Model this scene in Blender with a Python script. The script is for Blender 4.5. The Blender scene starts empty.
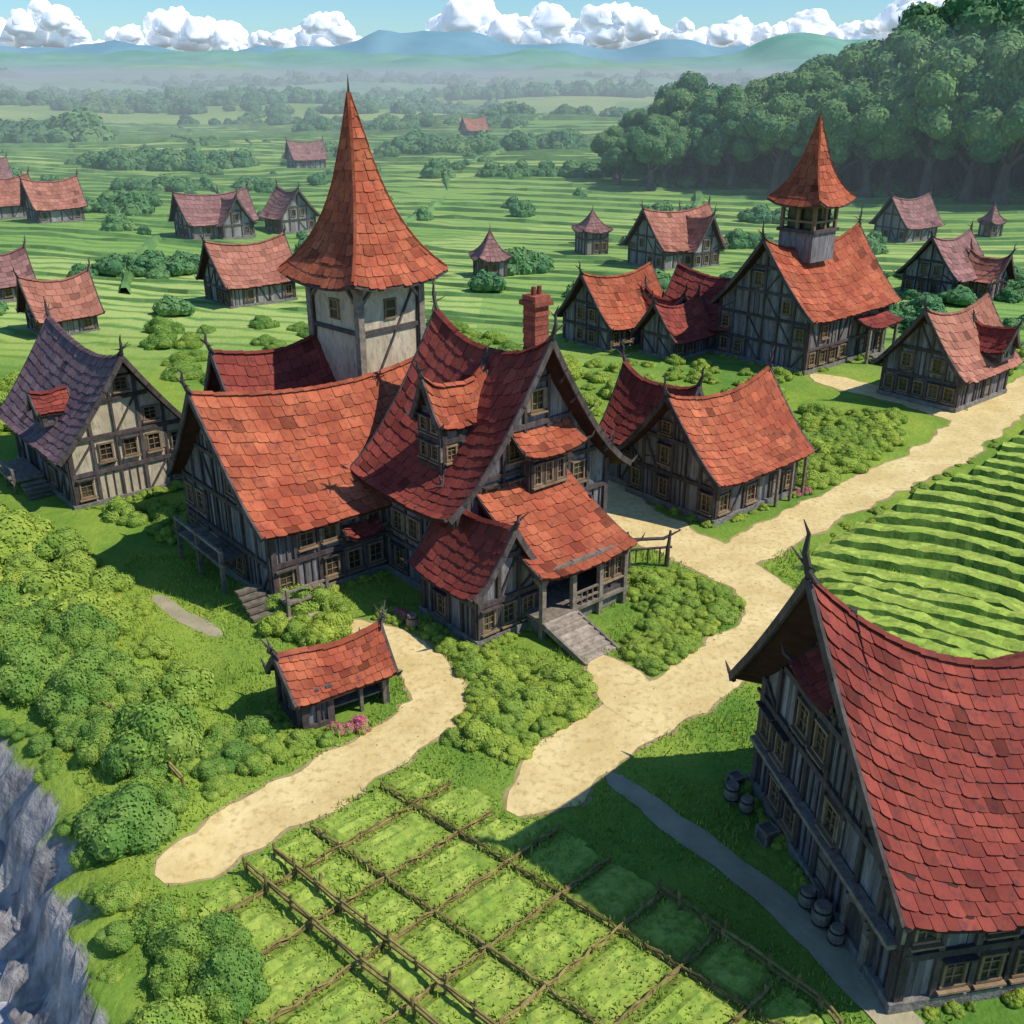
import bpy, math, random
import numpy as np
from mathutils import Vector, Matrix, noise
random.seed(7); np.random.seed(7)
R=random.random
def U(a,b): return a+(b-a)*R()
sc=bpy.context.scene
COL=sc.collection

# ------------------------------------------------------------ materials
def newmat(name):
    m=bpy.data.materials.new(name); m.use_nodes=True
    nt=m.node_tree; b=nt.nodes['Principled BSDF']
    return m,nt,b
def N(nt,t,**k):
    n=nt.nodes.new(t)
    for a,v in k.items():
        if a in n.inputs.keys(): n.inputs[a].default_value=v
        else: setattr(n,a,v)
    return n
def mixc(nt,fac,a,b,blend='MIX'):
    n=nt.nodes.new('ShaderNodeMix'); n.data_type='RGBA'; n.blend_type=blend
    for sock,val in ((n.inputs[0],fac),(n.inputs[6],a),(n.inputs[7],b)):
        if hasattr(val,'is_linked') or hasattr(val,'links'): nt.links.new(val,sock)
        elif isinstance(val,(int,float)): sock.default_value=val
        else: sock.default_value=(*val,1)
    return n.outputs[2]
def ramp(nt,fac,p0,p1,c0=(0,0,0),c1=(1,1,1)):
    n=nt.nodes.new('ShaderNodeValToRGB'); e=n.color_ramp.elements
    e[0].position=p0;e[1].position=p1;e[0].color=(*c0,1);e[1].color=(*c1,1)
    nt.links.new(fac,n.inputs[0]); return n.outputs[0]
def noise_n(nt,scale,detail=3,vec=None,rough=.6):
    n=N(nt,'ShaderNodeTexNoise'); n.inputs['Scale'].default_value=scale
    n.inputs['Detail'].default_value=detail; n.inputs['Roughness'].default_value=rough
    if vec is not None: nt.links.new(vec,n.inputs['Vector'])
    return n.outputs['Fac']
def pos(nt): return N(nt,'ShaderNodeNewGeometry').outputs['Position']
def tintmat(name,c1,c2,nscale=1.5,rough=.85,bump=.2,bscale=8,rand=0.0,stretch=None,spec=.15,det=3,weather=None):
    m,nt,b=newmat(name)
    tc=N(nt,'ShaderNodeTexCoord').outputs['Object']
    vec=tc
    if stretch:
        mp=N(nt,'ShaderNodeMapping'); mp.inputs['Scale'].default_value=stretch
        nt.links.new(tc,mp.inputs['Vector']); vec=mp.outputs[0]
    f=ramp(nt,noise_n(nt,nscale,det,vec),.35,.68)
    c=mixc(nt,f,c1,c2)
    if weather:
        c=mixc(nt,ramp(nt,noise_n(nt,2.6,3,vec),.50,.70),c,weather)
    a=N(nt,'ShaderNodeAttribute',attribute_name='tint')
    c=mixc(nt,1.0,c,a.outputs['Color'],'MULTIPLY')
    if rand>0:
        oi=N(nt,'ShaderNodeObjectInfo')
        c=mixc(nt,oi.outputs['Random'],c,mixc(nt,1.0,c,(1-rand,1-rand*.6,1-rand*.2),'MULTIPLY'))
    nt.links.new(c,b.inputs['Base Color'])
    b.inputs['Roughness'].default_value=rough
    b.inputs['Specular IOR Level'].default_value=spec
    if bump:
        bn=N(nt,'ShaderNodeBump',Strength=bump); bn.inputs['Distance'].default_value=.1
        nt.links.new(noise_n(nt,bscale,2,vec),bn.inputs['Height']); nt.links.new(bn.outputs[0],b.inputs['Normal'])
    return m
MAT={}
MAT['roof_red']=tintmat('clay_tile_orange',(.38,.082,.042),(.52,.155,.075),.45,.8,.35,6,weather=(.27,.08,.055))
MAT['roof_dark']=tintmat('clay_tile_red',(.23,.045,.036),(.32,.072,.05),.45,.8,.35,6,weather=(.16,.048,.045))
MAT['roof_purple']=tintmat('slate_tile_plum',(.16,.10,.12),(.24,.14,.15),.6,.8,.35,6,weather=(.17,.13,.15))
MAT['roof_far']=tintmat('clay_tile_hazed',(.36,.14,.10),(.46,.20,.14),.4,.85,.2,4)  # muted tile: distance haze mixed into the base colour
MAT['roof_far2']=tintmat('clay_tile_hazed_dusky',(.27,.14,.13),(.35,.18,.17),.4,.85,.2,4)  # purplish variant, haze of distance likewise in the colour
MAT['under']=tintmat('roof_underlay',(.05,.02,.02),(.07,.035,.03),2,bump=0)
MAT['wall']=tintmat('weathered_planks',(.175,.165,.18),(.31,.295,.31),.8,.9,.6,6,stretch=(2.2,2.2,.35),weather=(.115,.105,.115))
MAT['wall_far']=tintmat('hazed_planks',(.26,.25,.25),(.38,.36,.35),.8,.9,.3,6,stretch=(2.2,2.2,.35))  # planks lightened to paint in the haze over far houses
MAT['wall_cream']=tintmat('cream_plaster',(.50,.42,.30),(.66,.58,.43),.9,.9,.3,5,stretch=(1.2,1.2,.5),weather=(.36,.31,.23))
MAT['timber']=tintmat('dark_timber',(.068,.054,.054),(.13,.105,.10),3,.85,.4,10,stretch=(1,1,.4))
MAT['wood']=tintmat('weathered_wood',(.17,.14,.115),(.31,.26,.21),3,.85,.4,10)
MAT['stone']=tintmat('foundation_stone',(.16,.15,.14),(.30,.28,.25),2.5,.9,.7,5)
MAT['brick']=tintmat('chimney_brick',(.28,.075,.055),(.38,.12,.08),3,.85,.6,8)
MAT['glass']=tintmat('window_pane',(.02,.02,.025),(.09,.07,.04),1.3,.25,0,spec=.5)
MAT['frame']=tintmat('window_frame',(.22,.15,.09),(.31,.22,.14),3,.8,.2,12)
MAT['bark']=tintmat('bark',(.08,.068,.062),(.16,.135,.12),1,.95,.5,3,stretch=(1,1,.3))
MAT['leaf']=tintmat('leaf_bright',(.28,.39,.05),(.44,.52,.085),1.0,.85,0,rand=.34)
MAT['leaf_deep']=tintmat('leaf_hedge',(.19,.33,.05),(.37,.46,.08),.8,.85,0,rand=.42)
MAT['leaf_forest']=tintmat('leaf_forest',(.08,.22,.09),(.27,.41,.13),.09,.9,0,rand=.45)
MAT['leaf_far']=tintmat('leaf_distant',(.11,.26,.10),(.23,.38,.13),.3,.9,0,rand=.35)
MAT['leaf_far2']=tintmat('leaf_hazed_woods',(.13,.32,.14),(.23,.42,.17),.3,.95,0,rand=.25)  # lighter than the nearer woods: aerial haze put into the leaf colour
MAT['flower']=tintmat('flower_petals',(.62,.10,.22),(.75,.25,.35),3,.8,0)
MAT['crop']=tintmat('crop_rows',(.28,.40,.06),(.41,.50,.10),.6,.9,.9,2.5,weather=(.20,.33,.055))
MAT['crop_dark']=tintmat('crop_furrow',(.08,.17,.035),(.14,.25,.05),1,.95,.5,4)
MAT['hedgerow']=tintmat('hedgerow_leaf',(.10,.22,.07),(.18,.31,.10),.2,.9,.4,2)
MAT['grassblade']=tintmat('grass_blade',(.25,.37,.055),(.38,.47,.085),.3,.85,0)
MAT['twig']=tintmat('hazel_twigs',(.20,.15,.06),(.36,.28,.11),3,.9,.3,10)
MAT['road']=tintmat('dirt_road',(.66,.50,.22),(.84,.67,.34),.35,.95,.5,2.5,weather=(.55,.41,.18))
MAT['road_edge']=tintmat('dirt_verge',(.30,.24,.11),(.42,.35,.17),1.2,.95,.6,3)
MAT['path']=tintmat('worn_path',(.34,.30,.19),(.46,.41,.27),.5,.95,.5,3)
MAT['rock']=tintmat('pebble',(.42,.34,.2),(.58,.48,.3),3,.9,.3,5)
MAT['boulder']=tintmat('cliff_boulder',(.22,.20,.19),(.40,.37,.35),.9,.95,.8,2.5,stretch=(1,1,.5))
MAT['cloud']=tintmat('cloud_white',(.93,.94,.96),(.95,.95,.95),.01,1,0,spec=0)
nt=MAT['cloud'].node_tree; bb=nt.nodes['Principled BSDF']; bb.inputs['Emission Color'].default_value=(.80,.90,1,1); bb.inputs['Emission Strength'].default_value=.28  # faint glow added to the clouds to lift their shaded undersides
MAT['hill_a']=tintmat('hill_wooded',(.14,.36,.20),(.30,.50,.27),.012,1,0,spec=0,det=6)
MAT['hill_b']=tintmat('hill_haze_green',(.14,.34,.28),(.22,.43,.34),.006,1,0,spec=0,det=6)  # blue-green tone is aerial haze painted into the hill colour
MAT['hill_c']=tintmat('hill_haze_blue',(.16,.33,.42),(.22,.40,.49),.003,1,0,spec=0,det=5)  # bluest ridge: stronger painted haze, not the hill's own colour

def ground_mat():
    m,nt,b=newmat('meadow_ground'); L=nt.links.new
    p=pos(nt); sep=N(nt,'ShaderNodeSeparateXYZ'); L(p,sep.inputs[0])
    X,Y,Z=sep.outputs
    def M(op,a,bv,c=None):
        n=nt.nodes.new('ShaderNodeMath'); n.operation=op
        for i,v in enumerate((a,bv)):
            if v is None: continue
            if isinstance(v,(int,float)): n.inputs[i].default_value=v
            else: L(v,n.inputs[i])
        return n.outputs[0]
    n1=noise_n(nt,.07,3,p); n2=noise_n(nt,.8,4,p); n3=noise_n(nt,6,3,p)
    near=mixc(nt,ramp(nt,n1,.36,.6),(.14,.27,.045),(.34,.43,.07))
    near=mixc(nt,ramp(nt,n2,.3,.7),mixc(nt,1.0,near,(.74,.84,.8),'MULTIPLY'),near)
    near=mixc(nt,ramp(nt,n3,.35,.6),mixc(nt,1.0,near,(.8,.86,.8),'MULTIPLY'),near)
    w=M('ADD',Y,M('MULTIPLY',M('SINE',M('MULTIPLY',X,.013),None),16))
    w=M('ADD',w,M('MULTIPLY',X,.10)); w=M('ADD',w,M('MULTIPLY',n1,9))
    s=M('FRACT',M('DIVIDE',w,4.2),None)
    s2=M('SUBTRACT',1,M('MULTIPLY',M('ABSOLUTE',M('SUBTRACT',s,.5),None),2))
    stripe=ramp(nt,s2,.10,.5)
    patch=N(nt,'ShaderNodeTexVoronoi'); patch.inputs['Scale'].default_value=.014; L(p,patch.inputs['Vector'])
    pc=N(nt,'ShaderNodeSeparateColor'); L(patch.outputs['Color'],pc.inputs[0])
    light=mixc(nt,pc.outputs[0],(.23,.40,.10),(.46,.56,.18))
    dark=mixc(nt,pc.outputs[1],(.15,.30,.08),(.26,.41,.12))
    fld=mixc(nt,stripe,dark,light)
    far=mixc(nt,ramp(nt,n2,.3,.7),mixc(nt,1.0,fld,(.85,.9,.9),'MULTIPLY'),fld)
    mr=N(nt,'ShaderNodeMapRange'); mr.inputs[1].default_value=100; mr.inputs[2].default_value=135; L(Y,mr.inputs[0])
    c=mixc(nt,mr.outputs[0],near,far)
    g=N(nt,'ShaderNodeNewGeometry'); sn=N(nt,'ShaderNodeSeparateXYZ'); L(g.outputs['Normal'],sn.inputs[0])
    steep=ramp(nt,sn.outputs[2],.72,.86,(1,1,1),(0,0,0))
    low=N(nt,'ShaderNodeMapRange'); low.inputs[1].default_value=-1.0; low.inputs[2].default_value=-1.6; L(Z,low.inputs[0])
    nearm=N(nt,'ShaderNodeMapRange'); nearm.inputs[1].default_value=90; nearm.inputs[2].default_value=80; L(Y,nearm.inputs[0])
    rk=M('MULTIPLY',M('MAXIMUM',steep,low.outputs[0]),nearm.outputs[0])
    mp=N(nt,'ShaderNodeMapping'); mp.inputs['Scale'].default_value=(1,1,.3); L(p,mp.inputs[0])
    rock=mixc(nt,ramp(nt,noise_n(nt,1.1,6,mp.outputs[0]),.38,.6),(.21,.195,.19),(.46,.43,.41))
    c=mixc(nt,rk,c,rock)
    L(c,b.inputs['Base Color']); b.inputs['Roughness'].default_value=.95; b.inputs['Specular IOR Level'].default_value=.05
    bn=N(nt,'ShaderNodeBump',Strength=.6); bn.inputs['Distance'].default_value=.3
    L(noise_n(nt,2.0,4,p),bn.inputs['Height']); L(bn.outputs[0],b.inputs['Normal'])
    return m
MAT['ground']=ground_mat()
m,nt,b=newmat('river_water'); b.inputs['Roughness'].default_value=.3; b.inputs['Specular IOR Level'].default_value=.3
mp=N(nt,'ShaderNodeMapping'); mp.inputs['Rotation'].default_value=(0,0,math.radians(56)); mp.inputs['Scale'].default_value=(.15,1.1,1)
nt.links.new(pos(nt),mp.inputs[0])
fl=noise_n(nt,.9,4,mp.outputs[0])
nt.links.new(mixc(nt,ramp(nt,fl,.42,.62),(.34,.36,.40),(.60,.62,.64)),b.inputs['Base Color'])
bn=N(nt,'ShaderNodeBump',Strength=.3); nt.links.new(fl,bn.inputs['Height']); nt.links.new(bn.outputs[0],b.inputs['Normal'])
MAT['water']=m

# ------------------------------------------------------------ mesh helpers
def mkobj(name,v,f,mat,tint=None,parent=None,smooth=False):
    me=bpy.data.meshes.new(name)
    me.from_pydata(v,[],f); me.materials.append(mat)
    if tint is not None:
        tot=np.array([len(x) for x in f])
        t=np.repeat(np.asarray(tint,dtype=np.float32),tot)
    else: t=np.ones(len(me.loops),dtype=np.float32)
    at=me.color_attributes.new('tint','FLOAT_COLOR','CORNER')
    c=np.ones((len(t),4),dtype=np.float32); c[:,:3]=t[:,None]
    at.data.foreach_set('color',c.ravel())
    if smooth: me.polygons.foreach_set('use_smooth',[True]*len(me.polygons))
    me.update()
    o=bpy.data.objects.new(name,me); COL.objects.link(o)
    if parent: o.parent=parent
    return o
def empty(name,loc=(0,0,0),rz=0):
    e=bpy.data.objects.new(name,None); e.location=loc; e.rotation_euler=(0,0,rz); COL.objects.link(e); return e
class MB:
    def __init__(s): s.v=[];s.f=[];s.t=[];s.M=Matrix()
    def face(s,pts,t=1.0):
        n=len(s.v); M=s.M
        s.v+=[tuple(M@Vector(p)) for p in pts]; s.f.append(tuple(range(n,n+len(pts)))); s.t.append(t)
    def hexa(s,P,t=1.0):
        n=len(s.v); M=s.M
        s.v+=[tuple(M@Vector(p)) for p in P]
        for q in ((0,3,2,1),(4,5,6,7),(0,1,5,4),(1,2,6,5),(2,3,7,6),(3,0,4,7)):
            s.f.append(tuple(n+i for i in q)); s.t.append(t)
    def box(s,c,z,t=1.0):
        x,y,h=z[0]/2,z[1]/2,z[2]/2; a,b_,d=c
        s.hexa([(a-x,b_-y,d-h),(a+x,b_-y,d-h),(a+x,b_+y,d-h),(a-x,b_+y,d-h),(a-x,b_-y,d+h),(a+x,b_-y,d+h),(a+x,b_+y,d+h),(a-x,b_+y,d+h)],t)
    def beam(s,p,q,w,h=None,t=None,up=(0,0,1)):
        if h is None: h=w
        if t is None: t=U(.75,1.2)
        p=Vector(p);q=Vector(q);d=(q-p)
        if d.length<1e-4: return
        d.normalize(); u=Vector(up)
        if abs(d.dot(u))>.95: u=Vector((1,0,0)) if abs(d.x)<.9 else Vector((0,1,0))
        sd=d.cross(u).normalized(); u=sd.cross(d)
        a=sd*w/2;b_=u*h/2
        s.hexa([p-a-b_,p+a-b_,q+a-b_,q-a-b_,p-a+b_,p+a+b_,q+a+b_,q-a+b_],t)
    def tube(s,pts,rad,n=7,t=1.0):
        M=s.M; base=len(s.v); k=len(pts)
        for i,p in enumerate(pts):
            p=Vector(p); d=(Vector(pts[min(i+1,k-1)])-Vector(pts[max(i-1,0)])).normalized()
            a=d.orthogonal().normalized() if abs(d.z)<.2 else d.cross(Vector((1,0,0))).normalized(); b_=d.cross(a)
            for j in range(n):
                an=2*math.pi*j/n
                s.v.append(tuple(M@(p+(a*math.cos(an)+b_*math.sin(an))*rad[i])))
        for i in range(k-1):
            for j in range(n):
                s.f.append((base+i*n+j,base+i*n+(j+1)%n,base+(i+1)*n+(j+1)%n,base+(i+1)*n+j)); s.t.append(t)
        s.f.append(tuple(base+j for j in range(n))[::-1]); s.t.append(t)
        s.f.append(tuple(base+(k-1)*n+j for j in range(n))); s.t.append(t)
    def make(s,name,mat,parent=None,smooth=False):
        if not s.v: return None
        return mkobj(name,s.v,s.f,MAT[mat],s.t,parent,smooth)

class Bld:
    def __init__(s,name,x,y,deg,z=0):
        s.name=name;s.loc=(x,y,z);s.rz=math.radians(deg);s.parts={};s.M=Matrix()
    def p(s,key,mat):
        k=(key,mat)
        if k not in s.parts: s.parts[k]=MB()
        s.parts[k].M=s.M; return s.parts[k]
    def finish(s):
        e=empty(s.name,s.loc,s.rz)
        for (k,mat),mb in s.parts.items(): mb.make(k,mat,e)
        return e

def tiled(b,P,lv,tw,th,mat):
    mb=b.p('roof_tiles',mat)
    nv=max(3,round(lv/th))
    for j in range(nv):
        v0=j/nv; v1=(j+1)/nv
        row=(Vector(P(1,v1))-Vector(P(0,v1))).length
        nu=max(1,round(row/tw))
        drift=U(.88,1.1)
        us=[0]+[min(1,max(0,(i+ (.5 if j%2 else 0)+U(-.16,.16))/nu)) for i in range(1-(j%2),nu)]+[1]
        us=sorted(us)
        for i in range(len(us)-1):
            u0,u1=us[i],us[i+1]
            if u1-u0<.02/nu: continue
            g=(u1-u0)*.02; u0+=g;u1-=g
            A=Vector(P(u0,v0));B=Vector(P(u1,v0));C=Vector(P(u1,min(v1,1)));D=Vector(P(u0,min(v1,1)))
            n=(B-A).cross(D-A) if (B-A).length>.01 else (C-D).cross(A-D)
            if n.length<1e-6: continue
            n.normalize()
            if n.z<0: n=-n
            dn=((C+D)-(A+B))*.5; ext=dn*(.2+U(-.12,.12)); 
            up=n*(.06+U(0,.05)); C2=C+ext*.6+up; D2=D+ext*.6+up
            m1=D.lerp(C,.2)+ext+up; m2=D.lerp(C,.8)+ext*U(.8,1.15)+up
            A2=A+n*.012;B2=B+n*.012
            t=U(.80,1.15)*drift
            r_=R()
            if r_<.08: t*=U(.5,.8)
            elif r_<.13: t*=1.18
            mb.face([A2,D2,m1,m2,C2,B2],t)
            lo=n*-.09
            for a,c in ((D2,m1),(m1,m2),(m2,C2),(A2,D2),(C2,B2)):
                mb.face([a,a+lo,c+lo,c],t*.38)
    ub=b.p('roof_deck','under'); G=10;H=10
    top=[[Vector(P(i/G,j/H)) for j in range(H+1)] for i in range(G+1)]
    for i in range(G):
        for j in range(H):
            q=[top[i][j],top[i+1][j],top[i+1][j+1],top[i][j+1]]
            ub.face([x+Vector((0,0,-.03)) for x in q]); ub.face([x+Vector((0,0,-.22)) for x in q][::-1])
    dz0=Vector((0,0,-.03));dz1=Vector((0,0,-.22))
    for i in range(G):
        ub.face([top[i][H]+dz0,top[i][H]+dz1,top[i+1][H]+dz1,top[i+1][H]+dz0])
    for i in (0,G):
        for j in range(H): ub.face([top[i][j]+dz0,top[i][j]+dz1,top[i][j+1]+dz1,top[i][j+1]+dz0])

def horn(b,p,dx,h=1.6,r=.16,sticks=True):
    t=b.p('finial','timber'); x,y,z=p
    t.tube([(x-dx*.4,y,z-.5),(x+dx*.05,y,z+.1),(x+dx*.3,y,z+h*.45),(x+dx*.25,y,z+h*.75),(x+dx*.5,y,z+h)],[r,r,r*.7,r*.45,.02],6,U(.7,1.1))
    if sticks:
        t.tube([(x+dx*.1,y-.7,z+.55),(x+dx*.15,y,z+.4),(x+dx*.1,y+.8,z+.7)],[.02,r*.5,.02],5)
        t.tube([(x-dx*.1,y-.4,z-.1),(x+dx*.25,y+.1,z+.5),(x+dx*.6,y+.45,z+1.0)],[r*.4,r*.4,.02],5)

def wallpanel(b,p0,p1,zb,hf,mat='wall',bay=1.7,floor=2.7,wins=.55,detail=1,door=None):
    p0=Vector((*p0,0));p1=Vector((*p1,0)); L=(p1-p0).length; d=(p1-p0)/L; n=Vector((d.y,-d.x,0))
    def P(s,z,o=0): return p0+d*s+n*o+Vector((0,0,z))
    w=b.p('walls',mat); ns=max(2,int(L/(.34 if detail else .8)))
    plank=(mat!='wall_cream')
    for i in range(ns):
        s0=L*i/ns;s1=L*(i+1)/ns; o=U(0,.03) if plank else 0; t=U(.66,1.22) if plank else U(.94,1.04)
        w.face([P(s0,zb,o),P(s1,zb,o),P(s1,hf(s1),o),P(s0,hf(s0),o)],t)
        if plank: w.face([P(s1,zb,o),P(s1,zb,-.02),P(s1,hf(s1),-.02),P(s1,hf(s1),o)],.3)
    T=b.p('timber_frame','timber'); bw=.22
    def hb(z,ww=bw,o=.08):
        ss=[L*i/60 for i in range(61) if hf(L*i/60)>z+.1]
        if len(ss)>2: T.beam(P(ss[0],z,o),P(ss[-1],z+U(-.05,.05),o),.22,ww)
    nb=max(1,round(L/bay)); xs=[L*i/nb for i in range(nb+1)]
    hmax=max(hf(s) for s in (0,L*.25,L*.5,L*.75,L))
    levels=[zb+.18]; z=zb+floor
    while z<hmax-.8: levels.append(z); z+=floor
    for z in levels: hb(z,.3 if z>zb+1 else .28)
    for i,s in enumerate(xs):
        s=min(max(s,.12),L-.12); h=hf(s)-.05
        if h-zb>.5: T.beam(P(s,zb,.07),P(s+ (U(-.09,.09) if 0<i<nb else 0),h,.07),U(.16,.26) if 0<i<nb else .36,.2,up=n)
    G=b.p('window_glass','glass');F=b.p('window_frames','frame')
    for li,z in enumerate(levels):
        zt=levels[li+1] if li+1<len(levels) else None
        for i in range(nb):
            s=(xs[i]+xs[i+1])/2; bwid=xs[i+1]-xs[i]; top=min(hf(xs[i]+.2),hf(xs[i+1]-.2))
            if zt: top=min(top,zt)
            hh=top-z
            if hh<1.1: continue
            if door is not None and li==0 and i==door:
                D=b.p('door','wood'); dh=min(2.1,hh-.2)
                D.beam(P(s,z,.06),P(s,z+dh,.06),1.0,.1,up=n)
                for q in (-.58,.58): T.beam(P(s+q,zb,.12),P(s+q,z+dh+.1,.12),.16,.16,up=n)
                T.beam(P(s-.7,z+dh+.12,.14),P(s+.7,z+dh+.12,.14),.2,.22)
                for q in (.5,1.5): b.p('door_iron','timber').beam(P(s-.45,z+q,.125),P(s+.45,z+q,.125),.03,.08)
                continue
            if R()<wins and hh>1.5:
                ww=min(.95,bwid*.58)/2; wh=min(1.3,hh*.52); z0=z+hh*.3
                G.face([P(s-ww,z0,.045),P(s+ww,z0,.045),P(s+ww,z0+wh,.045),P(s-ww,z0+wh,.045)],U(.6,1.6))
                for q in (-ww,ww): F.beam(P(s+q,z0-.06,.1),P(s+q,z0+wh+.06,.1),.11,.16,up=n)
                for q in (0,wh): F.beam(P(s-ww-.1,z0+q,.11),P(s+ww+.1,z0+q,.11),.2,.11)
                if detail:
                    F.beam(P(s,z0,.07),P(s,z0+wh,.07),.05,.06,up=n)
                    for k in (1,2): F.beam(P(s-ww,z0+wh*k/3,.075),P(s+ww,z0+wh*k/3,.075),.05,.045)
                    F.beam(P(s-ww-.2,z0-.14,.2),P(s+ww+.2,z0-.14,.2),.3,.09)
                    if R()<.5: T.beam(P(s-ww-.25,z0+wh+.16,.22),P(s+ww+.25,z0+wh+.16,.22),.4,.08)
                    elif R()<.4:
                        for sg in (-1,1): b.p('shutters','wood').beam(P(s+sg*(ww+.28),z0,.12),P(s+sg*(ww+.28),z0+wh,.12),.42,.05,up=n)
                    if R()<.35: T.beam(P(s-ww-.15,z+.25,.1),P(s+ww+.15,z0-.25,.1),.12,.12)
            elif R()<.28 and hh>.9:
                a=(xs[i]+.1,z+.1);c=(xs[i+1]-.1,top-.15)
                if R()<.5: a,c=(xs[i]+.1,top-.15),(xs[i+1]-.1,z+.1)
                T.beam(P(a[0],a[1],.06),P(c[0],c[1],.06),.14,.16,up=n)
            elif detail and R()<.5:
                for k in (.33,.66): T.beam(P(xs[i]+bwid*k,z+.1,.05),P(xs[i]+bwid*k,top-.12,.05),.07,.1,up=n)

def block(b,cx,cy,deg,Lg,W,wh,zr,z0=0,ov=.9,ex=.8,hn=1.0,k=1.35,roof='roof_red',wall='wall',tw=.8,th=.65,
          wins=.55,detail=1,doors={},prow=.06,horns=(1,1),found=True,bay=1.7,floor=2.7,walls=(1,1,1,1),gwall=None,ze=None,hornh=1.6,lift=.35,hp=2.6):
    old=b.M.copy(); b.M=old@Matrix.Translation((cx,cy,0))@Matrix.Rotation(math.radians(deg),4,'Z')
    half=W/2+ov; LL=Lg/2+ex
    if ze is None: ze=wh-.45
    def zz(hx,v): return ze+(zr-ze)*(max(0,1-v)**k)+hn*abs(hx)**hp*(max(0,1-v)**.8)+lift*abs(hx)**4*v
    def mk(sg):
        def P(u,v):
            hx=2*u-1
            return (hx*LL*(1+prow*(1-v)), sg*v*half, zz(hx,v)+.07*math.sin(u*9+cx)*(1-v)+.05*math.sin(u*5+v*4+cy))
        return P
    lv=math.hypot(half,zr-ze)
    for sg in (-1,1): tiled(b,mk(sg),lv,tw,th,roof)
    rc=b.p('ridge_tiles',roof); nr=max(4,int(2*LL/.7)); P=mk(1)
    for i in range(nr):
        a=Vector(P(i/nr,0));c=Vector(P((i+1)/nr,0)); j=Vector((0,0,.1+U(-.02,.04)))
        t=U(.65,1.05); w=.26
        dy=Vector((0,w,-.16))
        dy2=Vector((0,-w,-.16))
        e=Vector((0,0,.05))
        rc.face([a+j,c+j+e,c+j+e+dy,a+j+dy],t); rc.face([a+j,a+j+dy2,c+j+e+dy2,c+j+e],t*.9)
        rc.face([c+j+e,c+j+e+dy2,c+j+e+dy],t*.5)
    T=b.p('barge_boards','timber'); nseg=7
    for u in (0,1):
        for sg in (-1,1):
            Pf=mk(sg); o=Vector((.06 if u else -.06,0,-.16))
            for i in range(nseg):
                T.beam(Vector(Pf(u,i/nseg))+o,Vector(Pf(u,min(1,(i+1)/nseg+.01)))+o,.14,.36,up=(0,0,1),t=U(.8,1.3))
            e=Vector(Pf(u,1)); 
            T.tube([e+Vector((0,-sg*.3,-.15)),e+Vector((0,sg*.25,-.05)),e+Vector((.1*(2*u-1),sg*.6,.35))],[.12,.1,.02],5)
    if horns[0]: 
        q=P(0,0); horn(b,q,-1,hornh)
    if horns[1]:
        q=P(1,0); horn(b,q,1,hornh)
    hxw=(Lg/2)/LL
    def side_h(s): return zz(0,(W/2)/half)-.14
    x,y=Lg/2,W/2
    if found:
        b.p('foundation','stone').box((0,0,z0+.12),(Lg+.5,W+.5,.75))
    if walls[0]: wallpanel(b,(-x,-y),(x,-y),z0,side_h,wall,bay,floor,wins,detail,doors.get('f'))
    if walls[1]: wallpanel(b,(x,y),(-x,y),z0,side_h,wall,bay,floor,wins,detail,doors.get('b'))
    gh=lambda s: zz(hxw,abs(s-y)/half)-.2
    gw=gwall or wall
    if walls[2]: wallpanel(b,(-x,y),(-x,-y),z0,gh,gw,bay,floor,wins,detail,doors.get('l'))
    if walls[3]: wallpanel(b,(x,-y),(x,y),z0,gh,gw,bay,floor,wins,detail,doors.get('r'))
    if detail:
        for sg in (-1,1):
            nn=int(Lg/1.1)
            for i in range(nn+1):
                xx=-x+.2+(Lg-.4)*i/max(1,nn)
                T.beam((xx,sg*(y-.1),side_h(0)-.25),(xx,sg*(half-.1),ze-.12+.15),.12,.14)
    b.M=old

def spire(b,cx,cy,deg,Rr,z0,z1,roof='roof_red',tw=.7,th=.6,sides=4,lean=(.3,0),flare=.35,pw=3.2):
    old=b.M.copy(); b.M=old@Matrix.Translation((cx,cy,0))@Matrix.Rotation(math.radians(deg),4,'Z')
    def rad(t): return Rr*((1-flare)*t+flare*t**pw)+.04
    def pt(an,t):
        t=max(0,min(1,t)); r=rad(t)
        return (r*math.cos(an)+lean[0]*(1-t)**2, r*math.sin(an)+lean[1]*(1-t)**2, z1+(z0-z1)*t)
    for k in range(sides):
        a0=2*math.pi*k/sides; a1=2*math.pi*(k+1)/sides
        def P(u,v,a0=a0,a1=a1):
            p=Vector(pt(a0,v));q=Vector(pt(a1,v)); r=p.lerp(q,u)
            r.z+=abs(2*u-1)**3*.6*v**4; return tuple(r)
        tiled(b,P,math.hypot(Rr,z1-z0),tw,th,roof)
        rc=b.p('hip_tiles',roof); n=14
        for i in range(n):
            p=Vector(P(0,i/n))+Vector((0,0,.07));q=Vector(P(0,(i+1)/n))+Vector((0,0,.07))
            rc.beam(p,q,.2,.12,U(.6,.9))
        for i in range(6):
            b.p('barge_boards','timber').beam(Vector(P(i/6,1))-Vector((0,0,.2)),Vector(P((i+1)/6,1))-Vector((0,0,.2)),.14,.22)
    q=pt(0,0); b.p('finial','timber').tube([(q[0],q[1],z1-.5),(q[0],q[1],z1+.4),(q[0]+.1,q[1],z1+1.2)],[.12,.07,.01],6)
    b.M=old

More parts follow.
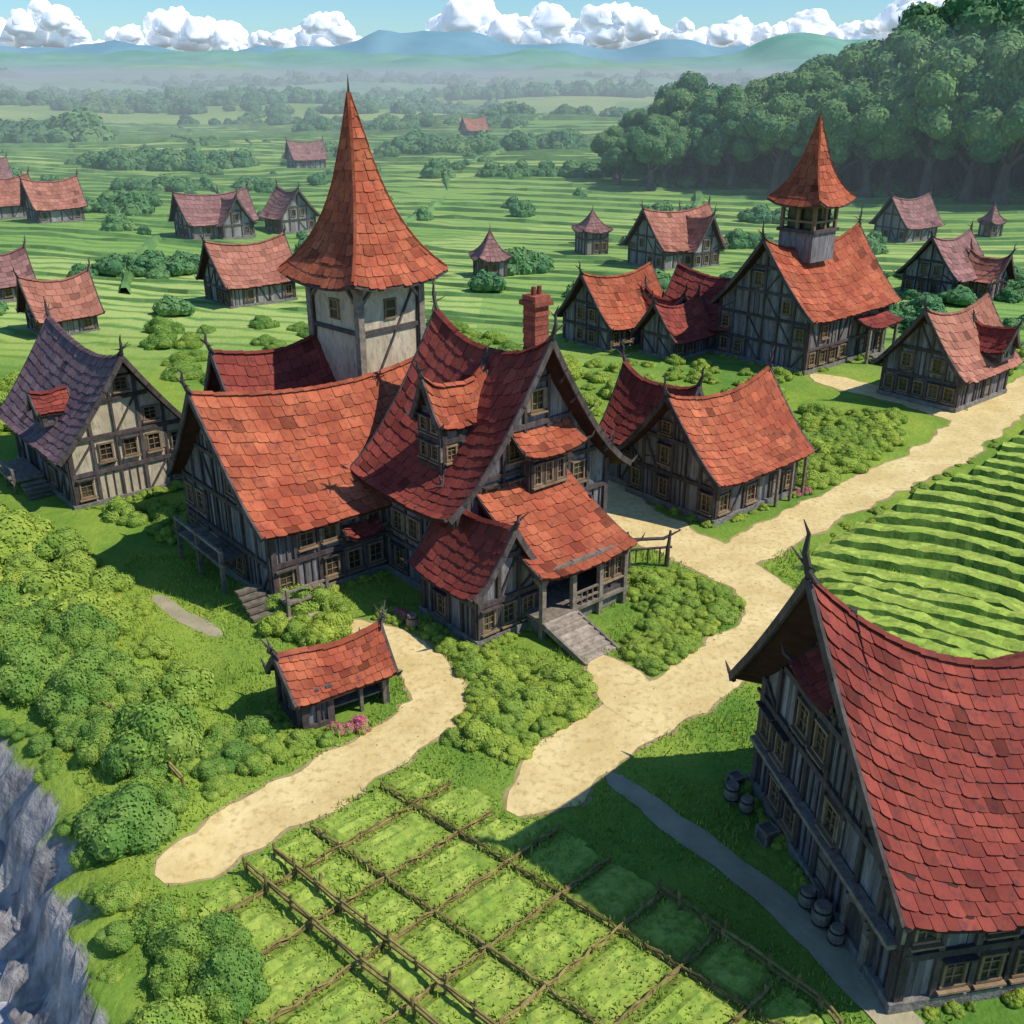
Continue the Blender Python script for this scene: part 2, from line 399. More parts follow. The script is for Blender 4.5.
def lean(b,x0,x1,y0,z_top,y1,z_bot,roof='roof_red',tw=.7,th=.55,k=1.25,ex=.35):
    def P(u,v):
        hx=2*u-1
        w=(x1-x0)/2+ex; v=max(0,min(1,v))
        return ((x0+x1)/2+hx*w*(.93+.07*v), y0+(y1-y0)*v, z_bot+(z_top-z_bot)*(1-v)**k+.3*abs(hx)**4*v+.12*abs(hx)**2)
    tiled(b,P,math.hypot(y1-y0,z_top-z_bot),tw,th,roof)
    T=b.p('barge_boards','timber')
    for u in (0,1):
        for i in range(5): T.beam(Vector(P(u,i/5))-Vector((0,0,.14)),Vector(P(u,(i+1)/5))-Vector((0,0,.14)),.14,.28)
        e=Vector(P(u,1)); T.tube([e,e+Vector(((2*u-1)*.25,-.2,.15)),e+Vector(((2*u-1)*.45,-.3,.6))],[.09,.07,.01],5)

def chimney(b,x,y,z0,z1,w=.95):
    C=b.p('chimney','brick'); z=z0; i=0
    while z<z1:
        ww=w*(1+(.04 if i%2 else -.02)); C.box((x+U(-.02,.02),y,z+.14),(ww,ww,.27),U(.7,1.2)); z+=.28; i+=1
    C.box((x,y,z1+.15),(w*1.35,w*1.35,.28),.8); C.box((x,y,z1+.45),(w*1.1,w*1.1,.32),1.1)
    for q in (-.22,.22): b.p('chimney_pots','brick').tube([(x+q,y,z1+.6),(x+q,y,z1+1.1)],[.17,.14],8,.7)

# ------------------------------------------------------------ terrain
CL=np.array([(-400,120),(-120,72),(-60,56),(-34,46),(-24.0,40.8),(-20.3,37.2),(-17.6,32.8),(-15.0,28.7),(-13.0,24.6),(-11,15),(-5,0),(0,-40)],float)
def cliffdist(x,y):
    x=np.asarray(x,float);y=np.asarray(y,float)
    best=np.full(x.shape,1e9);sgn=np.ones(x.shape)
    for i in range(len(CL)-1):
        a=CL[i];b_=CL[i+1];d=b_-a;l=d@d
        t=np.clip(((x-a[0])*d[0]+(y-a[1])*d[1])/l,0,1)
        dx=x-(a[0]+t*d[0]);dy=y-(a[1]+t*d[1]);ds=np.hypot(dx,dy)
        cr=d[0]*dy-d[1]*dx
        m=ds<best-1e-9; best=np.where(m,ds,best); sgn=np.where(m,np.where(cr>0,1,-1),sgn)
    return best*sgn
def ss(a,b_,x):
    t=np.clip((x-a)/(b_-a),0,1); return t*t*(3-2*t)
def hgt(x,y):
    x=np.asarray(x,float);y=np.asarray(y,float)
    r=np.hypot((x-5)/1.0,(y-68)/1.0)
    und=(np.sin(x*.021+1)*np.cos(y*.017)*1.8+np.sin(x*.05+y*.03)*.4)*ss(75,180,r)
    und+=ss(330,800,y)*(np.sin(x*.0065+.8)*np.cos(y*.009+x*.002+1)*7+2.5*np.sin(x*.017+y*.011))
    und+=ss(700,2600,y)*(np.sin(x*.004)*np.cos(y*.003+1)*6+5)
    loc=(np.sin(x*.35+y*.2)*.12+np.sin(x*.15-y*.31+2)*.15)*ss(-8,-16,x)
    loc+=(.55*np.sin(x*.5+1)*np.sin(y*.42+.5)+.35)*ss(-12,-17,x)*ss(52,47,y)
    d=cliffdist(x,y)
    wob=np.sin(x*1.1+y*.7)*.5+np.sin(y*1.9-x*.6)*.35+np.sin(x*2.7+y*2.1)*.25
    drop=ss(.2,-4.0,d+wob*.9)*4.6+ss(-4.0,-5.6,d+wob)*2.2
    back=ss(-34,-46,d)*7
    return und+loc-drop+back+ ss(-.5,-3,d)*wob*.7
def axis(lo,hi,step,far_lo,far_hi,g):
    a=list(np.arange(lo,hi+.01,step)); s=step; x=hi
    while x<far_hi: s*=g; x+=s; a.append(x)
    s=step;x=lo
    while x>far_lo: s*=g; x-=s; a.insert(0,x)
    return np.array(a)
xa=axis(-50,50,.6,-7000,7000,1.06); ya=axis(16,80,.6,-300,7500,1.05)
XX,YY=np.meshgrid(xa,ya); ZZ=hgt(XX,YY); nx=len(xa);ny=len(ya)
V=np.stack([XX.ravel(),YY.ravel(),ZZ.ravel()],1)
idx=np.arange(nx*ny).reshape(ny,nx)
F=np.stack([idx[:-1,:-1].ravel(),idx[:-1,1:].ravel(),idx[1:,1:].ravel(),idx[1:,:-1].ravel()],1)
mkobj('ground',V.tolist(),F.tolist(),MAT['ground'],smooth=True)
def hz(x,y): return float(hgt(np.array([x]),np.array([y]))[0])
mkobj('river',[(-500,-100,-5.4),(30,-100,-5.4),(30,140,-5.4),(-500,140,-5.4)],[(0,1,2,3)],MAT['water'])

# ------------------------------------------------------------ roads
def catmull(P,step=.5):
    P=[Vector(p) for p in P]; P=[P[0]*2-P[1]]+P+[P[-1]*2-P[-2]]; out=[]
    for i in range(1,len(P)-2):
        a,b_,c,d=P[i-1:i+3]; n=max(2,int((c-b_).length/step))
        for k in range(n):
            t=k/n; out.append(.5*((2*b_)+(c-a)*t+(2*a-5*b_+4*c-d)*t*t+(3*b_-a-3*c+d)*t**3))
    out.append(P[-2]); return out
roads=[]; rcount=[0]
def road(name,pts,mat,z,rag=.3,caps=(1,1)):
    c=catmull(pts); v=[];f=[];ve=[];C=5; nn=len(c); rcount[0]+=1; ze=.004+.0015*rcount[0]
    for i,p in enumerate(c):
        q=c[min(i+1,len(c)-1)]-c[max(i-1,0)]; d=Vector((q.x,q.y)).normalized(); n=Vector((-d.y,d.x))
        tp=1.0
        if caps[0]: tp=min(tp,math.sqrt(min(1,(i+.15)*.5/max(p.z,.1)*.8)))
        if caps[1]: tp=min(tp,math.sqrt(min(1,(nn-1-i+.15)*.5/max(p.z,.1)*.8)))
        wl=p.z+noise.noise((p.x*.5,p.y*.5,1))*rag*2+U(-rag,rag)*.35; wr=p.z+noise.noise((p.x*.5,p.y*.5,9))*rag*2+U(-rag,rag)*.35
        wl*=tp;wr*=tp
        el_=wl+U(.08,.3);er_=wr+U(.08,.3)
        for k in range(C):
            s=-wl+(wl+wr)*k/(C-1); x,y=p.x+n.x*s,p.y+n.y*s
            v.append((x,y,hz(x,y)+z))
            s=-el_+(el_+er_)*k/(C-1); x,y=p.x+n.x*s,p.y+n.y*s
            ve.append((x,y,hz(x,y)+ze))
        roads.append((p.x,p.y,p.z*tp))
        if i:
            for k in range(C-1):
                a=(i-1)*C+k; f.append((a,a+C,a+C+1,a+1))
    o=mkobj(name,v,f,MAT[mat])
    if mat=='road': mkobj('verge',ve,f,MAT['road_edge'],parent=o)
    return o
road('dirt_road',[(-14.2,31.0,1.3),(-11.7,34.2,1.6),(-8.9,37.2,1.75),(-6,40.3,1.6),(-3.9,43.6,1.5),(-4.8,47,1.5),(-6.8,50.0,1.2),(-9.6,52.4,.8)],'road',.020)
road('dirt_road',[(0,35.3,1.5),(1.8,37.6,1.9),(4.3,40.6,1.9),(8.9,44.9,1.9),(13.4,49.2,1.9),(16.0,53.1,1.9),(15.8,56.8,1.9),(13.9,60.4,2.1),(11,64.6,2.3),(8.3,69.5,2.2),(7,77.5,1.6)],'road',.024)
road('dirt_road',[(14.3,59.2,1.7),(16.5,62.3,1.8),(21.1,66.9,1.8),(28.4,73.5,1.9),(36.9,81,2.1),(45,90.6,2.3),(55,101.5,2.5),(75,120,2.6),(110,160,2.6)],'road',.028)
road('dirt_road',[(44,89,2.0),(41.6,94.3,2.0),(38.1,99.4,2.0),(35.2,102.6,2.2),(33,106.5,2)],'road',.032)
road('dirt_road',[(6.8,41.8,1.0),(6.3,44,1.6),(5.6,46.2,1.5),(4.9,48.4,1.3)],'road',.036,.1)
road('footpath',[(4.5,38,.4),(6.2,35.9,.6),(8.4,32.9,.7),(11,29.4,.7),(12.5,26.2,.8),(14,23,.8)],'path',.040,.12)
road('footpath',[(-22.5,55.5,.5),(-19.5,52.5,.6),(-17,50.6,.5)],'path',.016,.12)
road('footpath',[(-9.5,52.4,.5),(-12,52.8,.6),(-14.5,52.6,.5)],'path',.044,.12)
RD=np.array(roads)
def onroad(x,y,m=.2): return bool((np.hypot(RD[:,0]-x,RD[:,1]-y)<RD[:,2]+m).any())

# ------------------------------------------------------------ buildings
BPOS=[]
def reg(x,y,r): BPOS.append((x,y,r))
def inb(x,y,m=0): return any((x-a)**2+(y-c)**2<(r+m)**2 for a,c,r in BPOS)

b=Bld('manor_house',1,58,40)
block(b,-6.3,13,0,16.2,12,5.4,11.3,roof='roof_red',hn=1.3,tw=.85,th=.75,wins=.4,doors={},horns=(1,0),k=1.3)
block(b,0,3.6,-90,8.6,12.4,6.8,14.5,roof='roof_dark',hn=1.6,tw=.85,th=.75,wins=.5,k=1.45,ov=1.2,ex=1.0,hornh=2.0,lift=.5)
block(b,-6.6,20.5,0,6.4,7,7,12.2,roof='roof_dark',hn=.6,wins=.4)
block(b,-3.2,3.2,180,3.6,2.2,11.2,12.9,z0=8,ov=.35,ex=.4,hn=.9,roof='roof_red',tw=.6,th=.5,found=False,bay=1.1,floor=1.9,wins=1,hornh=1.2,walls=(1,1,0,1))
tw_=5.4; tx,ty=.2,18.2
b.M=Matrix.Translation((tx,ty,0))@Matrix.Rotation(math.radians(6),4,'Z')
h=tw_/2
for p0,p1 in (((-h,-h),(h,-h)),((h,-h),(h,h)),((h,h),(-h,h)),((-h,h),(-h,-h))):
    wallpanel(b,p0,p1,0,lambda s:17.2,'wall_cream',5.5,8.2,.0,0)
G=b.p('window_glass','glass');FR=b.p('window_frames','frame')
for (nx_,ny_) in ((0,-1),(-1,0),(1,0)):
    for dz in (15.0,):
        c=Vector((nx_*(h+.04),ny_*(h+.04),dz)); s_=Vector((-ny_,nx_,0))
        G.beam(c-Vector((0,0,.6)),c+Vector((0,0,.6)),.8,.06,up=(nx_,ny_,0))
        for q in (-.45,.45): FR.beam(c+s_*q-Vector((0,0,.7)),c+s_*q+Vector((0,0,.7)),.14,.2,up=(nx_,ny_,0))
        for q in (-.65,0,.65): FR.beam(c-s_*.55+Vector((0,0,q)),c+s_*.55+Vector((0,0,q)),.2,.13)
b.p('timber_frame','timber').box((0,0,17.0),(tw_+.8,tw_+.8,.5))
b.p('timber_frame','timber').box((0,0,13.6),(tw_+.35,tw_+.35,.3))
for sx in (-1,1):
    for sy in (-1,1):
        b.p('tower_posts','wood').beam((sx*(h+.06),sy*(h+.06),0),(sx*(h+.06),sy*(h+.06),17),.5,.5,t=1.1)
        for ax in (0,1):
            q=[sx*(h+.12),sy*(h+.12)]; r_=list(q); r_[ax]-=(sx,sy)[ax]*1.3
            b.p('tower_posts','wood').beam((q[0],q[1],15.3),(r_[0],r_[1],16.7),.2,.2)
b.M=Matrix()
spire(b,tx,ty,45+6,5.9,16.9,28.9,roof='roof_red',tw=.8,th=.75,lean=(-.2,.3),flare=.46,pw=4)
chimney(b,1.6,1.2,12.6,17.4,1.1)
lean(b,-1.8,2.4,-.5,10.6,-2.3,9.2,'roof_red')
wallpanel(b,(-1.1,-1.5),(1.7,-1.5),6.0,lambda s:9.6,'wall',.95,3.4,1,1)
wallpanel(b,(-1.1,-.6),(-1.1,-1.5),6.0,lambda s:9.6,'wall',.9,3.4,0,1)
wallpanel(b,(1.7,-1.5),(1.7,-.6),6.0,lambda s:9.6,'wall',.9,3.4,0,1)
lean(b,-4.6,2.3,-.6,7.4,-6.9,3.9,'roof_red',.8,.7)
S=b.p('porch_floor','wood'); S.box((-.9,-3.6,1.05),(7.0,5.8,.2))
st=b.p('foundation','stone'); st.box((-.9,-3.4,.5),(6.6,5.4,.9))
wallpanel(b,(-4.3,-3.2),(2.4,-3.2),1.1,lambda s:5.6,'wall',1.6,2.9,.6,1,1)
wallpanel(b,(2.4,-3.2),(2.4,-.4),1.1,lambda s:6.2,'wall',1.4,2.9,.6,1)
wallpanel(b,(.3,-6.1),(2.4,-6.1),1.1,lambda s:4.0,'wall',1.0,2.9,.9,1)
wallpanel(b,(2.4,-6.1),(2.4,-3.2),1.1,lambda s:4.2,'wall',1.4,2.9,.7,1)
Pt=b.p('porch_posts','wood')
for x in (-4.3,-1.9,.3,2.4):
    Pt.beam((x,-6.3,0),(x,-6.3,4.3),.3); Pt.beam((x,-6.3,3.2),(x+.7,-6.3,4.1),.16); Pt.beam((x,-6.3,3.2),(x-.7,-6.3,4.1),.16)
Pt.beam((-4.6,-6.3,4.1),(2.7,-6.3,4.1),.28,.3)
for z in (1.55,2.05): Pt.beam((-1.9,-6.35,z),(.2,-6.35,z),.12,.12)
for i in range(5): Pt.beam((-1.7+i*.45,-6.35,1.1),(-1.7+i*.45,-6.35,2.05),.08)
Sp=b.p('steps','wood')
for i in range(8): Sp.box((-3.1,-6.5-.46*i,1.05-.135*i-.07),(2.5,.5,.16),U(1.4,1.9))
for x in (-4.4,-1.8): Sp.beam((x,-6.4,.95),(x,-10.1,-.05),.16,.35)
block(b,-5.6,-2.1,-90,5.2,4.4,3.6,6.6,roof='roof_dark',ov=.6,ex=.5,hn=.5,tw=.7,th=.6,wins=.5,bay=1.4,floor=2.6,hornh=1.0)
lean(b,-9.5,-7.2,6.9,4.0,5.9,3.4,'roof_dark',.5,.4,ex=.15)
b.M=Matrix.Translation((-14.4,12.6,0))@Matrix.Rotation(math.radians(-90),4,'Z'); D=b.p('deck','wood')
for i in range(8): D.box((-4.6+i*.85,-.9,2.1+U(-.02,.02)),(.8,1.8,.14),U(.6,1.1))
for x in (-4.7,-1.6,1.9):
    D.beam((x,-1.6,0),(x,-1.6,3.1),.24)
D.beam((-5,-1.65,2.95),(2.3,-1.65,2.95),.16); D.beam((-5,-1.6,1.95),(2.3,-1.6,1.95),.2,.25)
b.M=Matrix(); D=b.p('deck','wood')
for i in range(5): D.box((-15.6,8.0-.45*i,1.2-.25*i),(1.6,.5,.16),U(.6,1))
D.box((-13,6.0,.9),(3.0,1.6,.14)); 
for x in (-14.4,-11.7): D.beam((x,5.3,0),(x,5.3,1.9),.18)
D.beam((-14.5,5.3,1.7),(-11.6,5.3,1.7),.12)
T=b.p('finial','timber')
for i in range(9):
    y=-1.6; x=U(1,6.4); z=14.6-abs(x)*1.25+U(-.3,.6)
    T.tube([(x,y,z),(x+U(-.1,.3),y-.3,z+.4),(x+U(0,.6),y-U(.2,.7),z+U(.6,1.1))],[.09,.06,.01],5)
b.finish(); reg(-2,59.5,8); reg(-12,64,8.5);reg(-10,70,8);reg(2,53.2,5.2);reg(-16,61,5); reg(-4,52.5,3.6)

b=Bld('timber_longhouse',19.1,32.4,10)
block(b,0,0,0,14,12.2,5.0,9.7,roof='roof_dark',hn=4.4,k=1.4,tw=.62,th=.5,wins=.35,ov=1.2,ex=1.1,prow=.10,hornh=2.2,lift=.9,doors={'l':4},bay=1.45,floor=2.5,hp=2.2)
lean(b,1.0,6.0,-6.2,3.9,-8.6,2.9,'roof_dark',.6,.45)
b.M=Matrix.Translation((-7,0,0))@Matrix.Rotation(math.radians(-90),4,'Z')
lean(b,-1.5,1.5,-.1,10.2,-1.3,9.2,'roof_dark',.5,.4,ex=.2)
A=b.p('door_arch','wood')
for i in range(9):
    a=math.pi*i/9;c=math.pi*(i+1)/9
    A.beam((3.6+.75*math.cos(a),-.2,1.7+.75*math.sin(a)),(3.6+.75*math.cos(c),-.2,1.7+.75*math.sin(c)),.3,.22,up=(0,1,0))
for q in (-.75,.75): A.beam((3.6+q,-.2,0),(3.6+q,-.2,1.7),.22,.3)
b.p('door','timber').box((3.6,-.1,1.1),(1.3,.16,2.2))
b.p('door','timber').tube([(3.6,-.19,1.7),(3.6,-.02,1.7)],[.65,.65],14)
b.p('jetty_beam','wood').beam((-6,-.3,2.85),(6,-.3,2.85),.45,.2)
for i in range(9): b.p('jetty_beam','wood').beam((-5.6+i*1.4,-.12,2.3),(-5.6+i*1.4,-.48,2.72),.14,.14)
b.M=Matrix()
b.finish(); reg(19.1,32.4,8.2); reg(14,31.4,5.6)

b=Bld('half_timbered_house',-33.6,77.2,-50)
block(b,0,0,0,14,9.2,4.4,10.3,roof='roof_purple',gwall='wall_cream',hn=1.2,k=1.25,wins=.35,bay=1.7,doors={'f':4})
block(b,1.2,-3.6,90,2.0,1.9,6.9,7.8,z0=5.4,ov=.3,ex=.3,hn=.1,roof='roof_dark',tw=.6,th=.4,found=False,bay=1,floor=2,wins=0,horns=(0,0),lift=.05)
D=b.p('porch_deck','wood')
D.box((-2,-6.1,1.0),(5,2.4,.18)); 
for x in (-4.4,-2,.4): D.beam((x,-7.1,0),(x,-7.1,2.0),.2)
D.beam((-4.4,-7.1,1.9),(.4,-7.1,1.9),.12)
for i in range(4): D.box((1.2+.45*i,-5.9,.85-.22*i),(.5,1.8,.12),U(.7,1.1))
b.finish(); reg(-33.6,77.2,8.5)

b=Bld('village_cottage',15.6,72.6,40)
block(b,0,0,0,9.6,8.4,3.7,8.0,roof='roof_red',hn=1.1,k=1.35,wins=.45,bay=1.5,doors={'f':4})
block(b,-1.6,4.5,90,6,5,4,8.0,roof='roof_dark',hn=1.0,wins=.3,ov=.6,ex=.6)
for x in (1.5,3.3,4.9): b.p('porch_posts','wood').beam((x,-5.0,0),(x,-5.0,3.3),.2)
b.finish(); reg(15.6,72.6,6.8)

b=Bld('village_church',34.0,116,41)
block(b,0,0,0,16,12,6.2,12.2,roof='roof_red',hn=1.8,k=1.35,wins=.5,bay=2.0,tw=1.0,th=.9,doors={'f':5},hornh=2.2)
lean(b,1,7,-6.0,5.0,-8.2,3.9,'roof_dark',1.0,.8)
for x in (1.2,3.9,6.8): b.p('porch_posts','wood').beam((x,-8.0,0),(x,-8.0,3.9),.3)
for i in range(5): b.p('steps','stone').box((3.2,-8.2-.5*i,.8-.18*i),(3,.6,.3))
h=2.2;cx=-1.2
b.p('belfry_base','wall').box((cx,0,12.6),(2*h,2*h,3.2))
b.p('timber_frame','timber').box((cx,0,14.3),(2*h+.5,2*h+.5,.35))
for sx in (-1,0,1):
    for sy in (-1,0,1):
        if sx or sy: b.p('belfry_posts','frame').beam((cx+sx*h*.93,sy*h*.93,14.3),(cx+sx*h*.93,sy*h*.93,17.4),.34)
b.p('belfry_dark','glass').box((cx,0,15.9),(h*1.5,h*1.5,3.0))
for z in (15.3,16.9): b.p('belfry_rail','frame').box((cx,0,z),(2*h,2*h,.22))
spire(b,cx,0,45,4.7,17.1,26.0,roof='roof_red',tw=.9,th=.8,lean=(0,0),flare=.42,pw=4)
b.finish(); reg(34.0,116,11)

b=Bld('village_cottage',44.2,99.2,40)
block(b,0,0,0,10,8,3.5,8.4,roof='roof_far',hn=1.1,k=1.3,wins=.45,bay=1.6,tw=.9,th=.8,doors={'f':3})
block(b,2.6,-3.0,-90,3.2,2.6,5.4,7.0,z0=4,ov=.4,ex=.4,hn=.4,roof='roof_dark',found=False,bay=1.3,wins=1,floor=1.8,hornh=1)
b.finish(); reg(44.2,99.2,7)

b=Bld('garden_shed',-9.3,43.9,33)
block(b,0,0,0,4.6,3.0,2.3,3.5,roof='roof_red',hn=.35,k=1.2,wins=0,bay=1.1,floor=3,tw=.5,th=.42,ov=.5,ex=.4,walls=(0,1,1,1),hornh=.7,lift=.15,found=False)
wallpanel(b,(-2.3,-1.5),(-.7,-1.5),0,lambda s:2.25,'wall',.8,3,0,1)
for x in (.9,2.2): b.p('posts','wood').beam((x,-1.5,0),(x,-1.5,2.2),.18)
b.p('bench','wood').box((.8,-.9,.6),(2.6,.7,.1)); b.p('bench','wood').box((.8,-.3,.3),(2.6,.4,.6),.6)
b.finish(); reg(-9.3,43.9,2.7)

far=[(-97,220,40,9,8,'roof_far'),(-110,226,40,9,8,'roof_far'),(-60,208,40,13,8,'roof_far2'),(-47,219,-50,7,8,'roof_far2'),
(-38,146,40,10,8,'roof_far'),(-58,128,40,6.5,6.5,'roof_far'),(-74,146,40,6,6,'roof_far2'),(-74,380,30,11,9,'roof_far2'),
(12.6,122,40,9.5,8,'roof_red'),(28.5,180,35,13,9,'roof_far'),(24.5,121,-45,9,8,'roof_dark'),(81,212,30,9,8,'roof_far2'),
(65,152,40,9,8,'roof_far2'),(19,116,40,5.5,5,'roof_dark'),(-20,560,30,11,9,'roof_far'),(-150,300,40,10,8,'roof_far2'),(60,330,20,8,7,'roof_far2')]
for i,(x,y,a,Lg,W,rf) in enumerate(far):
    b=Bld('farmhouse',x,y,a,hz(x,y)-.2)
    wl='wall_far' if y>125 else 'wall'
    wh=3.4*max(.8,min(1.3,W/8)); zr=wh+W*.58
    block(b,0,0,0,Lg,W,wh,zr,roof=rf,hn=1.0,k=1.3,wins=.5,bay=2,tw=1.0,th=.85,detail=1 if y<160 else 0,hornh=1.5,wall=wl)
    if Lg>12: block(b,2,-3,-90,6,6,wh*.9,zr*.9,roof=rf,tw=1,th=.85,detail=0,bay=2,wall=wl)
    if i in (8,12): 
        block(b,Lg/2-1.5,-W/2-1,-90,4,4.5,3,5.6,roof='roof_dark' if i==8 else 'roof_far',tw=.9,th=.8,bay=1.6,wall=wl)
    b.finish(); reg(x,y,max(Lg,W)*.62)
for (x,y,w,h1,h2,mt) in ((-3.6,167,4.2,3.2,7.4,'roof_far2'),(15,193,4.5,4.5,8,'roof_far2'),(99,213,3,3,6.5,'roof_far2')):
    b=Bld('watch_turret',x,y,20,hz(x,y)-.2)
    q=w/2
    for p0,p1 in (((-q,-q),(q,-q)),((q,-q),(q,q)),((q,q),(-q,q)),((-q,q),(-q,-q))):
        wallpanel(b,p0,p1,0,lambda s:h1,'wall_far',1.5,3,.4,0)
    spire(b,0,0,45,w*.9,h1-.2,h2,roof=mt,tw=.9,th=.8,lean=(0,0))
    b.finish(); reg(x,y,w)

# ------------------------------------------------------------ foliage
def ico(sub):
    import bmesh
    bm=bmesh.new(); bmesh.ops.create_icosphere(bm,subdivisions=sub,radius=1)
    v=np.array([q.co[:] for q in bm.verts]); f=np.array([[w.index for w in q.verts] for q in bm.faces]); bm.free(); return v,f
IV,IF=ico(2)
def foliage_mesh(name,lobes,dens,leaf,mat,seed,corescale=.93,jit=.35,coret=.85):
    rg=np.random.RandomState(seed)
    vs=[];fs=[];ts=[];off=0
    C=np.array([l[:3] for l in lobes]);RR=np.array([l[3] for l in lobes])
    for (x,y,z,r) in lobes:
        nz=1+.05*rg.randn(len(IV),1)
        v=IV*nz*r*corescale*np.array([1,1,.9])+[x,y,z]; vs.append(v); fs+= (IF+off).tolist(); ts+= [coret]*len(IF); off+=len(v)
    for (x,y,z,r) in lobes:
        m=int(dens*r*r*12.6/(leaf*leaf))
        d=rg.randn(m,3); d/=np.linalg.norm(d,axis=1)[:,None]
        d=d[d[:,2]>-.55]
        c=d*np.array([1,1,.9])*r*(.92+.14*rg.rand(len(d),1))+[x,y,z]
        D=np.linalg.norm(c[:,None,:]-C[None],axis=2)/RR[None]
        keep=(D.min(1)>.86)&(c[:,2]>0.0); c=c[keep];d=d[keep]; m=len(c)
        nn=d+rg.randn(m,3)*jit; nn/=np.linalg.norm(nn,axis=1)[:,None]
        t=rg.randn(m,3); t-= (t*nn).sum(1)[:,None]*nn; t/=np.linalg.norm(t,axis=1)[:,None]; bt=np.cross(nn,t)
        s=leaf*(.6+.7*rg.rand(m,1))
        q=np.stack([c-t*s,c-bt*s*.6+nn*s*.1,c+t*s,c+bt*s*.6+nn*s*.1],1).reshape(-1,3)
        vs.append(q); fs+= (np.arange(m*4).reshape(m,4)+off).tolist(); off+=m*4
        ts+= (.82+.36*rg.rand(m)).tolist()
    v=np.concatenate(vs)
    me=mkobj(name,v.tolist(),fs,MAT[mat],ts)
    mesh=me.data; bpy.data.objects.remove(me); return mesh
def lobes_bush(seed,n=6,flat=.7):
    rg=np.random.RandomState(seed); out=[(0,0,.38,.6)]
    for i in range(n):
        a=i*6.28/n+rg.rand()*.7; r=.45+.25*rg.rand(); R_=.3+.18*rg.rand()
        out.append((r*math.cos(a),r*math.sin(a),.15+flat*.4*rg.rand(),R_))
    for i in range(2):
        a=rg.rand()*6.28; out.append((.25*math.cos(a),.25*math.sin(a),.6+.15*rg.rand(),.3+.12*rg.rand()))
    return out
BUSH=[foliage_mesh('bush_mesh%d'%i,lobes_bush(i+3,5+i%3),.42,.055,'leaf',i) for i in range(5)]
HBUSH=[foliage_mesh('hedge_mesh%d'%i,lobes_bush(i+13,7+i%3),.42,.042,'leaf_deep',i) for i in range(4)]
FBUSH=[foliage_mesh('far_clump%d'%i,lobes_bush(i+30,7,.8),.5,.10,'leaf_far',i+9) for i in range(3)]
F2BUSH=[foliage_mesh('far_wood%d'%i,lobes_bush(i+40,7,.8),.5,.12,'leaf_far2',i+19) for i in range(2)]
FLOW=foliage_mesh('flower_mesh',lobes_bush(77,6,.6),.2,.07,'flower',5,corescale=.5)
def inst(mesh,name,x,y,z,s,parent,sz=None):
    o=bpy.data.objects.new(name,mesh); COL.objects.link(o); o.parent=parent
    o.location=(x,y,z); o.rotation_euler=(U(-.06,.06),U(-.06,.06),U(0,6.28)); o.scale=(s*U(.9,1.12),s*U(.9,1.12),(sz or s)*U(.85,1.15)); return o
def inpoly(x,y,P):
    c=False;n=len(P)
    for i in range(n):
        x1,y1=P[i];x2,y2=P[(i+1)%n]
        if (y1>y)!=(y2>y) and x<(x2-x1)*(y-y1)/(y2-y1)+x1: c=not c
    return c
def scatter(name,poly,n,smin,smax,mind=.7,meshes=None,road_m=.5,chkb=True,sq=1,bm=.2):
    meshes=meshes or BUSH
    e=empty(name); xs=[p[0] for p in poly];ys=[p[1] for p in poly]; pts=[];k=0
    for _ in range(n*30):
        if k>=n: break
        x,y=U(min(xs),max(xs)),U(min(ys),max(ys))
        if not inpoly(x,y,poly): continue
        s=smin+(smax-smin)*R()**1.4
        if any((x-a)**2+(y-c)**2<((s+q)*mind*.8)**2 for a,c,q in pts): continue
        if road_m is not None and onroad(x,y,road_m+s*.6): continue
        if chkb and inb(x,y,s*.6+bm): continue
        pts.append((x,y,s)); k+=1
        inst(random.choice(meshes),name+'_clump',x,y,hz(x,y)-.08*s,s,e,s*sq)
    return e
scatter('cliff_hedge',[(-33,50.5),(-23.4,43),(-19.6,38.6),(-16.9,34.4),(-14.3,30),(-12.4,26),(-10.5,20),(-8,20),(-9.8,26),(-12.0,29.3),(-14.2,33.8),(-16.2,37.6),(-18.4,42.5),(-23,48),(-30,54)],95,1.0,2.3,.58,HBUSH,sq=1.15)
scatter('cliff_scrub',[(-36,47),(-25,41),(-21,37.2),(-17.8,32.5),(-14.8,26.5),(-13.8,23),(-13.2,26),(-15.8,31),(-18.8,36.2),(-22,40.4),(-27,44),(-35,49)],22,.5,1.0,.8,HBUSH)
scatter('meadow_shrubs',[(-16,38),(-13.3,36.5),(-11.5,38.8),(-11.8,41),(-14,42)],12,.8,1.5,.75,HBUSH,sq=.9)
scatter('meadow_shrubs',[(-26,58),(-18,50),(-17,44),(-24,50)],12,.8,2.0,1.2,BUSH,sq=.9)
scatter('orchard_shrubs',[(-45,72),(-27,60),(-24,52),(-31,53),(-46,60)],40,1.6,3.0,.7,sq=.9)
scatter('west_shrubs',[(-62,110),(-40,92),(-46,82),(-75,90)],35,1.8,3.4,.8,sq=.9)
scatter('garden_bed',[(-3.6,41.0),(.3,38.7),(4.4,42.7),(3.4,46.5),(-.8,48.6),(-3.0,47.5),(-2.0,44)],44,.6,1.4,.62,road_m=0,sq=.8)
scatter('garden_bed',[(7.2,46.4),(8.9,46.9),(13,50.8),(14.2,54),(11.4,58.5),(8.2,58.5),(6.6,51)],50,.6,1.4,.62,road_m=0,sq=.75)
scatter('garden_bed',[(20.8,71),(26.5,75),(34.5,84.5),(36.5,92),(30,94),(25,84),(20,76)],70,.8,1.7,.64,road_m=.1,sq=.75)
scatter('house_shrubs',[(-15,52),(-11,49.2),(-9.5,52.6),(-11,54.6),(-15,54)],10,.9,1.8,.6,road_m=0,sq=1,chkb=False)
